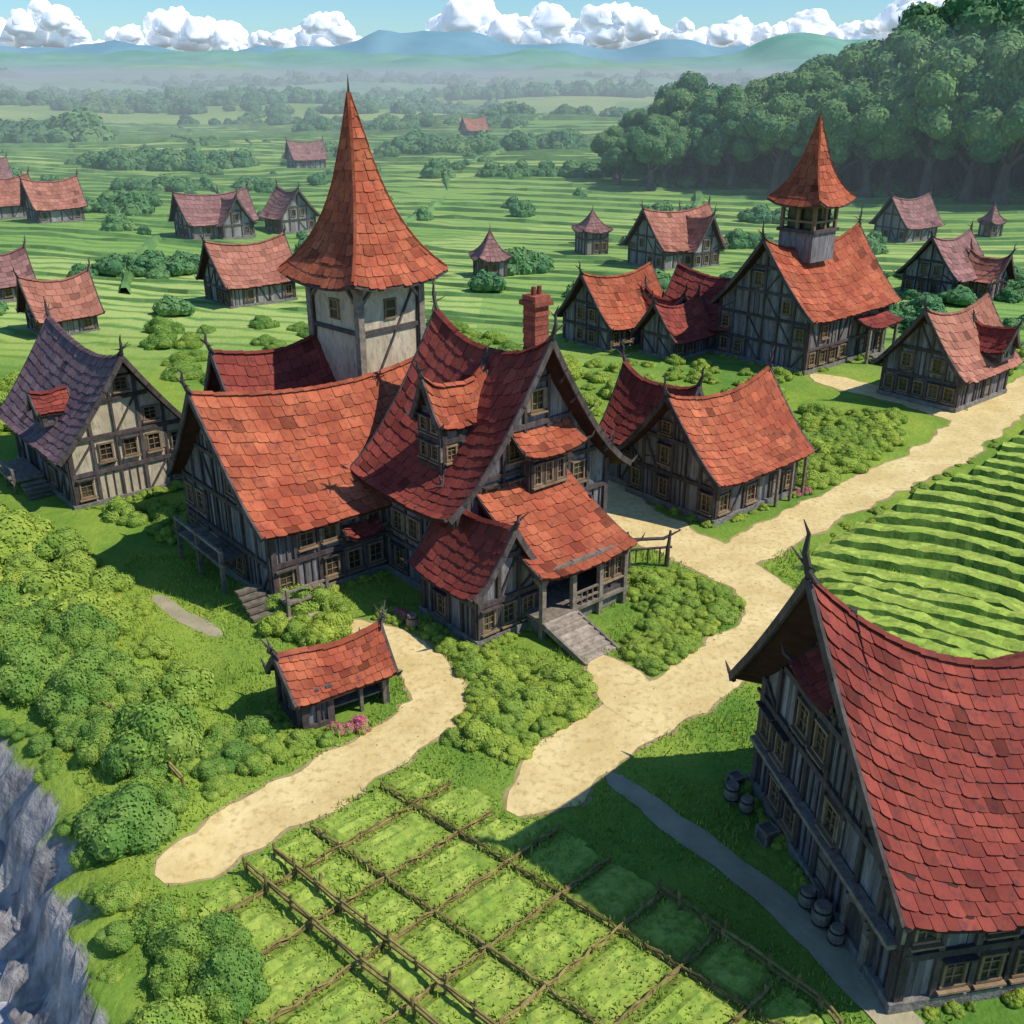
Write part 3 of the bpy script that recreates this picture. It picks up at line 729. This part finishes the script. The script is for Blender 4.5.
scatter('house_shrubs',[(-8.3,51.6),(-3.6,47.2),(-1.5,48.4),(-5,51.5),(-8,54.5)],18,.45,.9,.6,road_m=0,sq=.9,chkb=False)
scatter('house_shrubs',[(-13.5,41),(-12,38.8),(-8,41.2),(-7.5,42.2),(-12,43.5)],12,.5,1.2,.6,road_m=.05,sq=.9)
scatter('house_shrubs',[(-30,68),(-24,63),(-22,66),(-25,71)],12,.9,1.7,.7)
scatter('lane_shrubs',[(6,75),(14,84),(30,100),(28,112),(5,112),(-5,90)],60,.8,2.4,1.0,sq=.8)
scatter('lane_shrubs',[(-25,90),(-8,86),(5,112),(-10,135),(-50,125)],60,1.2,3.2,1.0,HBUSH,sq=.8)
scatter('lane_shrubs',[(35,124),(70,120),(110,160),(60,175),(10,150)],65,1.5,3.8,1.0,FBUSH,sq=.8)
scatter('verge_shrubs',[(46,97),(56,107),(62,118),(50,112)],14,1,2,.8)
scatter('verge_shrubs',[(8,63),(12.5,66.5),(11,72),(8.5,80),(13,80),(16,80),(20,84),(16,66)],20,.4,1.3,.8)
scatter('verge_shrubs',[(22,64.5),(30,71.5),(38,79.5),(47,89.5),(46,87),(36,76),(24,63.5)],26,.3,.7,.8,road_m=-.1,sq=.7)
# weeds growing along the house walls
e=empty('wall_foot_plants')
def skirt(cx,cy,deg,lx,ly,hw,hd,n):
    M=Matrix.Translation((cx,cy,0))@Matrix.Rotation(math.radians(deg),4,'Z')
    for i in range(n):
        if R()<.55: p=(lx+U(-hw,hw),ly-hd-.45)
        else: p=(lx-hw-.45,ly+U(-hd,hd))
        q=M@Vector((p[0],p[1],0))
        if onroad(q.x,q.y,.1): continue
        s=U(.22,.55); inst(random.choice(BUSH),'weed_clump',q.x,q.y,hz(q.x,q.y)-.05,s,e,s)
skirt(1,58,40,-8.5,13,5.8,6.1,18); skirt(1,58,40,-5.6,-2.1,2.2,2.6,12); skirt(15.6,72.6,40,0,0,4.8,4.2,18); skirt(19.1,32.4,10,0,0,7,6.1,34); skirt(34,116,41,0,0,8,6,26)
skirt(44.2,99.2,40,0,0,5,4,18); skirt(-9.3,43.9,33,-1,0,1.5,1.5,6); skirt(12.6,122,40,0,0,4.7,4,14)
for i in range(16):
    q=Matrix.Translation((-33.6,77.2,0))@Matrix.Rotation(math.radians(-50),4,'Z')@Vector((7.5,U(-4.6,4.6),0)); s=U(.3,.7); inst(random.choice(BUSH),'weed_clump',q.x,q.y,-.05,s,e,s)
for (px_,py_,n) in ((-8.0,41.6,6),(22.6,72.2,5),(-7.2,52.8,4)):
    e=empty('flower_bed')
    for i in range(n):
        x,y=px_+U(-.9,.9),py_+U(-.4,.4); inst(BUSH[i%5],'greens',x,y,0,.42,e); inst(FLOW,'blossom',x,y,.1,.45,e)

def tree_mesh(seed,H=30):
    rg=random.Random(seed); mb=MB()
    bend=rg.uniform(-1.5,1.5)
    pts=[(0,0,-1),(.2,0,1.5),(bend*.3,0,6),(bend,.5,12),(bend*1.2,.6,18)]
    mb.tube(pts,[2.6,1.4,1.0,.8,.5],9)
    for k in range(6):
        a=k*1.05+rg.random()*.5; mb.tube([(2.8*math.cos(a),2.8*math.sin(a),-.6),(1.4*math.cos(a),1.4*math.sin(a),.6),(.5*math.cos(a),.5*math.sin(a),3)],[.3,.6,.5],6)
    lob=[]
    for k in range(8):
        a=k*.785+rg.random()*.6; r=rg.uniform(5,9); z0=rg.uniform(7,12); z1=z0+rg.uniform(4,7)
        mb.tube([(bend*.7,.3,z0-1),(r*.45*math.cos(a),r*.45*math.sin(a),z0+2),(r*math.cos(a),r*math.sin(a),z1)],[.6,.42,.15],6)
        lob.append((r*math.cos(a),r*math.sin(a),z1+1,rg.uniform(3.0,4.6)))
    for k in range(12):
        a=rg.random()*6.28; r=rg.uniform(0,7.5); z=15+ (1-(r/9)**2)*rg.uniform(2,11)
        lob.append((r*math.cos(a),r*math.sin(a),z,rg.uniform(2.6,4.4)))
    for k in range(9):
        a=rg.random()*6.28; r=rg.uniform(6,10); lob.append((r*math.cos(a),r*math.sin(a),rg.uniform(11,19),rg.uniform(1.8,3.0)))
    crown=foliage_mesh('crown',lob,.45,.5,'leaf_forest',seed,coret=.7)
    o=mb.make('trunk','bark',None,True); tm=o.data; bpy.data.objects.remove(o)
    return tm,crown
TREES=[tree_mesh(s) for s in (1,2,3,4)]
fe=empty('forest')
def tree(x,y,s,par):
    tm,cm=random.choice(TREES); rz=U(0,6.28); z=hz(x,y)-.3
    for me,nm in ((tm,'trunk'),(cm,'crown')):
        o=bpy.data.objects.new(nm,me); COL.objects.link(o); o.parent=par; o.location=(x,y,z); o.rotation_euler=(0,0,rz); o.scale=(s,s,s*U(.95,1.1))
front=[(30,302),(44,298),(58,296),(74,290),(90,281),(106,270),(122,262),(140,256),(160,250),(180,246)]
for i in range(len(front)-1):
    for k in range(2):
        t=(k+R()*.6)/2; x=front[i][0]*(1-t)+front[i+1][0]*t; y=front[i][1]*(1-t)+front[i+1][1]*t
        s=.56+.84*max(0,min(1,(x-30)/110))
        for row in range(4):
            tree(x+row*U(1,5)+U(-3,3),y+row*14+U(-5,5),s*(1+row*.11)*U(.82,1.14),fe)
scatter('forest_undergrowth',[(22,303),(60,299),(105,273),(180,248),(180,280),(60,315)],50,2.5,5,.7,meshes=FBUSH,sq=.8)
scatter('forest_undergrowth',[(40,352),(110,325),(200,296),(260,300),(230,330),(60,372)],60,8,13,.5,meshes=FBUSH,sq=1.5)

we=empty('distant_woods')
def wood(cx,cy,w,d,n,s0,s1,meshes=None,par=we):
    meshes=meshes or FBUSH
    for i in range(n):
        x=cx+random.gauss(0,.45)*w; y=cy+random.gauss(0,.4)*d; s=U(s0,s1)
        inst(random.choice(meshes),'wood_clump',x,y,hz(x,y)-.1*s,s,par,s*1.0)
for a in ((-130,392,35,8,22,5,8),(-70,430,20,8,8,4,6),(-25,450,38,10,26,6,9),(30,480,30,10,14,6,9),(-290,560,60,30,40,10,16),(-330,480,50,30,30,12,18),(-230,420,25,12,12,7,10),
          (2,172,7,4,9,2.5,4),(-24,143,6,4,7,2,3.4),(-62,166,12,5,8,2,4),(-100,240,14,5,8,3,5),(60,240,20,5,10,3,5),(45,200,8,4,7,2,3.5),(-50,172,8,3,7,2,3.4),(-100,310,26,5,12,3,5),(10,330,30,5,14,3,6),(-170,340,20,6,10,4,7)):
    wood(*a)
for i in range(85):
    y=560*(1+R()*3.6); x=U(-.62,.5)*y; s=y*.010
    wood(x,y,y*.11,y*.016,int(U(10,20)),s*.6,s*1.5,F2BUSH if y>1000 else FBUSH)
for i in range(150):
    y=135+400*R()**1.3; x=U(-.6,.5)*y
    if inb(x,y,4) or onroad(x,y,3) or (x>20 and y>235): continue
    s=U(1.0,2.6)*(1+y*.0015); inst(random.choice(FBUSH),'field_tree_clump',x,y,hz(x,y)-.1*s,s,we,s*1.1)

hb_=MB(); 
def hseg(pts,hh,ww):
    n0=len(hb_.v)
    for i,(x,y,dx_,dy_) in enumerate(pts):
        z=hz(x,y); k=1+noise.noise((x*.15,y*.2,3))*.7; 
        k*=max(.02,min(1,1.1+2.2*noise.noise((x*.02,y*.05,8))))
        if onroad(x,y,2) or inb(x,y,2): k=.02
        hb_.v+=[(x+dx_*ww*k,y-dy_*ww*k,z-.1),(x+dx_*ww*.4*k,y-dy_*ww*.4*k,z+hh*k),(x-dx_*ww*.5*k,y+dy_*ww*.5*k,z+hh*.9*k),(x-dx_*ww*k,y+dy_*ww*k,z-.1)]
        if i:
            a=n0+(i-1)*4;c=a+4
            for j in range(3): hb_.f.append((a+j,c+j,c+j+1,a+j+1)); hb_.t.append(U(.8,1.2))
def hline(y0,x0,x1,hh,ww):
    pts=[];x=x0
    while x<x1:
        y=y0-16*math.sin(x*.013)-.10*x+3*math.sin(x*.031+y0); pts.append((x,y,0,1)); x+=hh*4+1.5
    hseg(pts,hh,ww)
y=128
while y<760:
    hline(y,-y*.75,y*.62,.22+y*.0018,.35+y*.0025); y+=5.2+y*.026
for x0,y0,y1,sl_ in ((-120,150,420,-.5),(-75,240,520,-.2),(-30,210,430,.1),(25,200,290,.25),(-200,260,640,-.55),(60,330,700,.5),(-10,430,760,.1),(-130,420,760,-.3),(-52,150,200,-.3)):
    pts=[];yy=y0
    while yy<y1: pts.append((x0+sl_*(yy-y0)+6*math.sin(yy*.03),yy,1,.2)); yy+=4
    hseg(pts,.9+y0*.002,.9+y0*.002)
hb_.make('hedgerows','hedgerow')

# ------------------------------------------------------------ terraced crops
cb=MB();db=MB()
for i in range(26):
    if i<5: x,y=18.4+.2*i,49.6+1.95*i
    else: x,y=18.6+(i-5)*1.85,59.3+(i-5)*1.97
    an=math.radians(-33); Ln=42; n=84; prev=None
    for k in range(n+1):
        s=Ln*k/n
        bend=2.2*math.sin(s*.13+.6)+.4*math.sin(s*.4+i*.6)
        cx_=x+math.cos(an)*s-math.sin(an)*bend; cy_=y+math.sin(an)*s+math.cos(an)*bend
        nx_,ny_=-math.sin(an),math.cos(an)
        hh=.42*(1+.4*noise.noise((cx_*.8,cy_*.8,i)))*min(1,k/2+.1); ww=1.24*(1+.10*noise.noise((cx_*.4,cy_*.4,i+5)))
        row=[(-ww*.98,0),(-ww*.78,hh*.95),(-ww*.5,hh*1.08),(0,hh*.85),(ww*.5,hh*.5),(ww*.9,hh*.1)]
        cur=[(cx_+nx_*q+U(-.05,.05),cy_+ny_*q+U(-.08,.08),z+.01+ (U(0,.16) if z>0 else 0)) for q,z in row]
        if onroad(cx_,cy_,1.2): prev=None; continue
        if prev:
            for j in range(5):
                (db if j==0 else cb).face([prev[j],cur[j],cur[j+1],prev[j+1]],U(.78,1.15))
        prev=cur
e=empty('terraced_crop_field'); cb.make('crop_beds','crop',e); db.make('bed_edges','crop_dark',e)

# ------------------------------------------------------------ foreground plots + wattle lines
FP=[(-12.6,30.6),(-10.5,32.4),(-6.2,37.2),(-4.6,38.2),(.2,35.9),(2.2,34.2),(6.0,30.6),(9.2,27.4),(13.5,20),(-9.5,20)]
e1=Vector((math.cos(math.radians(43)),math.sin(math.radians(43))));e2=Vector((math.cos(math.radians(-40)),math.sin(math.radians(-40))))
O=Vector((-10.4,30.6))
def infp(p,m=.25): return inpoly(p.x,p.y,FP) and not onroad(p.x,p.y,m)
pl=MB(); q_=.22
us_=np.arange(-16,22,q_); vs_=np.arange(-6,26,q_)
def plot_h(a,c):
    ca=(c-.4)/2.75; da=abs(ca-round(ca))*2.75
    cb_=a/3.9; near=min(abs(cb_-k) for k in (-2,-1,0,1,2,3))*3.9
    m=min(1,max(0,(min(da,near)-.15)/.35))
    p=O+e1*a+e2*c
    return m*(.15+.10*noise.noise((p.x*1.5,p.y*1.5,2))+.035*math.sin(c*2*math.pi/.69))+.01, m,p
H={}
for i,a in enumerate(us_):
    for j,c in enumerate(vs_):
        p=O+e1*float(a)+e2*float(c)
        if infp(p,.35): 
            h_,m_,p=plot_h(float(a),float(c)); H[(i,j)]=(p.x,p.y,h_+U(-.03,.045)*m_,m_)
for (i,j),p in H.items():
    if (i+1,j) in H and (i,j+1) in H and (i+1,j+1) in H:
        qd=[p,H[(i,j+1)],H[(i+1,j+1)],H[(i+1,j)]]
        if max(z[3] for z in qd)>0: pl.face([z[:3] for z in qd],U(.85,1.1)*(.75+.25*min(z[3] for z in qd)))
pl.make('crop_plots','crop')
wb=MB()
def twigline(p,q,h=.28):
    L_=(q-p).length; n=max(2,int(L_/.45))
    off=[U(0,6) for _ in range(3)]
    for j in range(3):
        pts=[];rad=[]
        for k in range(n+1):
            c=p.lerp(q,k/n); s=L_*k/n
            pts.append((c.x+.06*math.sin(s*5+off[j]),c.y+.06*math.cos(s*4+off[j]),.06+j*.1+.04*math.sin(s*6+off[j])+U(-.02,.03))); rad.append(U(.03,.055))
        wb.tube(pts,rad,5,U(.7,1.3))
    for k in range(0,n+1,2):
        c=p.lerp(q,k/n); wb.beam((c.x,c.y,-.1),(c.x+U(-.06,.06),c.y+U(-.06,.06),h+U(.05,.25)),.06,.06)
def clipseg(o,d,lo,hi):
    run=None;out=[]
    for k in range(int((hi-lo)/.25)+1):
        p=o+d*(lo+k*.25); ins=infp(p)
        if ins:
            if run is None: run=[p,p]
            run[1]=p
        elif run: out.append(run);run=None
    if run: out.append(run)
    return [r for r in out if (r[1]-r[0]).length>.8]
for k in range(-2,8):
    for a,c in clipseg(O+e2*(k*2.75+.4),e1,-16,22): twigline(a,c)
for k in (-2,-1,1,2,3):
    for a,c in clipseg(O+e1*(k*3.9),e2,-6,26): twigline(a,c)
wb.make('wattle_fence','twig')
def fence(name,pts,h=1.1,sp=1.6,rails=(.45,.9),mat='wood'):
    mb=MB(); P=[Vector(p) for p in pts]
    for i in range(len(P)-1):
        L_=(P[i+1]-P[i]).length; n=max(1,round(L_/sp)); prev=None
        for k in range(n+1):
            c=P[i].lerp(P[i+1],k/n); zz=hz(c.x,c.y)
            tp=(c.x+U(-.12,.12),c.y+U(-.12,.12))
            mb.tube([(c.x,c.y,zz-.2),(tp[0],tp[1],zz+h+U(-.15,.35))],[.10,.06],6,U(.7,1.2))
            if prev:
                for r_ in rails: mb.beam((prev[0],prev[1],prev[2]+r_+U(-.08,.08)),(c.x,c.y,zz+r_+U(-.08,.08)),.08,.09)
            prev=(c.x,c.y,zz)
    return mb.make(name,mat)
A0=O+e2*-1.0+e1*.5; B0=O+e2*12
fence('wooden_fence',[A0,B0],.8,1.4,(.4,.65),'twig'); fence('wooden_fence',[A0+e1*1.3,B0+e1*1.3],.8,1.4,(.4,.65),'twig')
fence('wooden_fence',[(-22,43.8),(-18.5,40),(-14.8,36.4)],.8,1.5,(.5,.75),'twig')
fence('wooden_fence',[(5.9,30.5),(8,28.2),(10.8,25.2),(12,22)],.7,1.0,(.3,.55),'twig')
g=MB()
for x in (-1.3,1.3): g.tube([(x,0,-.2),(x*1.02,0,1.2),(x*1.1,0,2.6)],[.18,.15,.08],7)
g.tube([(-2.1,0,2.5),(-1.0,0,2.05),(1.0,0,2.05),(2.1,0,2.6)],[.04,.12,.12,.04],6)
g.tube([(-1.6,0,1.3),(1.6,0,1.4)],[.09,.09],6)
for x in (-.8,0,.8): g.beam((x,0,.2),(x,0,1.35),.09)
o=g.make('wooden_gateway','timber'); o.location=(9,59.6,0); o.rotation_euler=(0,0,.1)
def barrel(x,y,s=1):
    e=empty('wooden_barrel',(x,y,0)); mb=MB(); mb.tube([(0,0,0),(0,0,.25*s),(0,0,.5*s),(0,0,.75*s),(0,0,1*s)],[.3*s,.38*s,.41*s,.38*s,.3*s],12); mb.make('staves','wood',e)
    hb2=MB()
    for z in (.2,.8): hb2.tube([(0,0,z*s-.04),(0,0,z*s+.04)],[.385*s,.385*s],12,.5)
    hb2.make('hoops','timber',e)
for p in ((9.9,36.2,.9),(10.4,35.4,.8),(11.6,29.9,.9),(11.9,29.0,1.0),(12.2,28.1,.8),(-5.9,51.6,.9)): barrel(*p)
def crate(x,y,s=.8):
    mb=MB()
    mb.box((0,0,s/2),(s*.92,s*.92,s*.92),.6)
    for a in (-1,1):
        for c in (-1,1):
            mb.box((a*s*.46,c*s*.46,s/2),(.1,.1,s)); mb.box((0,a*s*.47,s/2+c*s*.45),(s,.07,.1)); mb.box((a*s*.47,0,s/2+c*s*.45),(.07,s*.9,.1))
    o=mb.make('wooden_crate','wood'); o.location=(x,y,0); o.rotation_euler=(0,0,U(0,1))
for p in ((10.9,33.6,.7),(-14.7,54.4,.9),(10.3,37.2,.6)): crate(*p)
bo=MB(); IVb,IFb=ico(3)
for k in range(16):
    i=4+int(R()*5); a=Vector(CL[i]);c=Vector(CL[i+1]); p=a.lerp(c,R()); dd=(c-a).normalized(); nrm=Vector((dd.y,-dd.x))
    if cliffdist(np.array([p.x+nrm.x]),np.array([p.y+nrm.y]))[0]>0: nrm=-nrm
    p=p+nrm*U(2.5,5.0)
    s=U(.25,.6); z=hz(p.x,p.y)-.15; n0=len(bo.v); sd_=U(0,50)
    for v_ in IVb:
        q=Vector(v_); q*=s*(1+.5*noise.noise((v_[0]*1.3+sd_,v_[1]*1.3,v_[2]*1.3))+.15*noise.noise((v_[0]*4+sd_,v_[1]*4,v_[2]*4))); bo.v.append((p.x+q.x*1.3,p.y+q.y,z+q.z*.8))
    for f_ in IFb: bo.f.append(tuple(int(w_)+n0 for w_ in f_)); bo.t.append(1.0)
bo.make('cliff_rocks','boulder',smooth=True)

# ------------------------------------------------------------ grass blades
n=80000
gx=np.random.uniform(-26,26,n); gy=np.random.uniform(22,62,n)
k=np.abs(gx)<gy*.62; gx=gx[k];gy=gy[k]
k=cliffdist(gx,gy)>.2; gx=gx[k];gy=gy[k]
dm=np.full(len(gx),1e9)
for (x,y,w) in RD: dm=np.minimum(dm,np.hypot(gx-x,gy-y)-w)
k=dm>-.05
for (x,y,r_) in BPOS: k&=np.hypot(gx-x,gy-y)>r_*.8
gx=gx[k];gy=gy[k]; n=len(gx); gz=hgt(gx,gy)
cl=np.array([noise.noise((float(a)*.4,float(c)*.4,0)) for a,c in zip(gx,gy)])
hh=(.10+.15*np.random.rand(n))*(1+cl*1.2); an=np.random.rand(n)*6.28; w=.03+.025*np.random.rand(n)
dx=np.cos(an)*w;dy=np.sin(an)*w; lx=np.random.randn(n)*.06;ly=np.random.randn(n)*.06
infld=np.array([inpoly(float(a),float(c),FP) for a,c in zip(gx,gy)]); gz=gz+np.where(infld,.12,0)
Vg=np.stack([np.stack([gx-dx,gy-dy,gz-.02],1),np.stack([gx+dx,gy+dy,gz-.02],1),np.stack([gx+lx,gy+ly,gz+hh],1)],1).reshape(-1,3)
mkobj('grass',Vg.tolist(),np.arange(n*3).reshape(n,3).tolist(),MAT['grassblade'],(.85+.35*np.random.rand(n)).tolist())
pb=MB()
for (x,y,w) in roads[::2]:
    if y>70: continue
    a=U(0,6.28); rr=w*U(.8,1.1); s=U(.03,.08); px_,py_=x+rr*math.cos(a),y+rr*math.sin(a)
    pb.tube([(px_,py_,0),(px_+.02,py_,s*.6),(px_,py_,s)],[s,s*.85,s*.3],6,U(.8,1.2))
pb.make('road_pebbles','rock')

# ------------------------------------------------------------ hills & clouds
def ridge(name,Y,zt,amp,mat,seed,depth,wl):
    v=[];f=[];n=260; W=Y*1.3
    for i in range(n+1):
        x=-W+2*W*i/n
        h_=zt+amp*(noise.noise((x/wl,seed,0))*1.3+noise.noise((x/wl*2.7,seed,4))*.6+noise.noise((x/wl*8,seed,7))*.2)
        for j,(q,t) in enumerate(((-1,-.1),(-.7,.3+.25*noise.noise((x/wl*5,seed,1))),(-.45,.55+.22*noise.noise((x/wl*4,seed,2))),(-.2,.85+.12*noise.noise((x/wl*6,seed,3))),(0,1),(.3,.8),(1,-.1))):
            v.append((x,Y+q*depth,h_*t))
        if i:
            a=(i-1)*7
            for j in range(6): f.append((a+j,a+7+j,a+8+j,a+j+1))
    mkobj(name,v,f,MAT[mat],smooth=True)
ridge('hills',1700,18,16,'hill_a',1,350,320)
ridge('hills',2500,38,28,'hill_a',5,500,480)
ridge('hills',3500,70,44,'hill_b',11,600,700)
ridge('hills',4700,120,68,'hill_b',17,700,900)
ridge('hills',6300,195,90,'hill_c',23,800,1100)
IV3,IF3=ico(3)
def cloud(px,w,zb,ht,Y,n,seed,wisp=False):
    rg=np.random.RandomState(seed); vs=[];fs=[];off=0
    for i in range(n):
        u=rg.uniform(-1,1); env=(1-abs(u)**1.8)*(.55+.45*math.cos(u*3+seed)**2); r=ht*rg.uniform(.2,.42)*(.4+.6*env)
        if wisp: r=ht*.6
        x=px+u*w/2; z=zb+r*.2+env*max(0,ht-r)*rg.rand()**.7; y=Y+rg.uniform(-.3,.3)*w*.3
        nd=np.array([noise.noise((a[0]*1.6+i,a[1]*1.6,a[2]*1.6)) + .6*noise.noise((a[0]*4+i,a[1]*4,a[2]*4)) for a in IV3])
        v=IV3*(1+.30*nd[:,None])*r
        if wisp: v=v*[2.6,1,.5]
        v[:,2]=np.where(v[:,2]<0,v[:,2]*.5,v[:,2]*.95)
        vs.append(v+[x,y,z]); fs.append(IF3+off); off+=len(v)
    mkobj('cumulus_cloud',np.concatenate(vs).tolist(),np.concatenate(fs).tolist(),MAT['cloud'],smooth=True)
for c_ in ((-100,1600,180,520,9000,64,1),(-3950,1300,200,450,9000,40,2),(-2800,2000,180,420,9500,60,3),(-1650,1300,170,360,9200,40,12),(1000,1900,180,420,9000,60,4),(2300,1500,180,400,9400,50,5),(3250,1600,180,500,9000,52,6),(4400,1200,200,420,9500,36,7),
     (-4900,1400,180,460,9500,36,8),(5700,1600,180,480,9500,36,9)): cloud(*c_)
for c_ in ((-3500,620,630,34,9000,8,10,True),(1250,260,640,34,9000,4,11,True),(-2500,500,650,28,9000,5,13,True)): cloud(*c_)

# mist lying over the plain: a real scattering volume beyond the village
m=bpy.data.materials.new('valley_mist'); m.use_nodes=True; nt=m.node_tree; nt.nodes.clear()
out=nt.nodes.new('ShaderNodeOutputMaterial'); vsn=nt.nodes.new('ShaderNodeVolumeScatter'); vsn.inputs['Color'].default_value=(.84,.99,.96,1); vsn.inputs['Density'].default_value=.00085; vsn.inputs['Anisotropy'].default_value=.0
nt.links.new(vsn.outputs[0],out.inputs['Volume'])
MAT['mist']=m
fb=MB(); fb.box((0,1680,10),(5600,3060,56)); fb.make('valley_mist','mist')

# ------------------------------------------------------------ light, sky, camera
az=math.radians(-13)
el=math.radians(52)
sd=Vector((math.cos(el)*math.cos(az),math.cos(el)*math.sin(az),math.sin(el)))
sl=bpy.data.lights.new('sun','SUN'); sl.energy=4.2; sl.angle=math.radians(.6); sl.color=(1,.93,.80)
so=bpy.data.objects.new('sun',sl); COL.objects.link(so); so.rotation_euler=(-sd).to_track_quat('-Z','Y').to_euler(); so.location=(60,20,80)
w=bpy.data.worlds.new('World'); sc.world=w; w.use_nodes=True; nt=w.node_tree
bg=nt.nodes['Background']; sky=nt.nodes.new('ShaderNodeTexSky'); sky.sky_type='NISHITA'; sky.sun_disc=False
sky.sun_elevation=el; sky.sun_rotation=math.radians(90)-az; sky.air_density=1.0; sky.dust_density=.1; sky.ozone_density=2.4
c=mixc(nt,1.0,sky.outputs[0],(.60,.86,1.06),'MULTIPLY')
nt.links.new(c,bg.inputs[0]); bg.inputs[1].default_value=.125
cam=bpy.data.cameras.new('camera'); co=bpy.data.objects.new('camera',cam); COL.objects.link(co); sc.camera=co
co.location=(0,0,30); co.rotation_euler=(math.radians(90-23.58),0,0); cam.sensor_width=36; cam.lens=36*1000/1024; cam.clip_end=30000; cam.clip_start=.5
sc.view_settings.view_transform='Standard'; sc.view_settings.look='None'; sc.view_settings.exposure=0
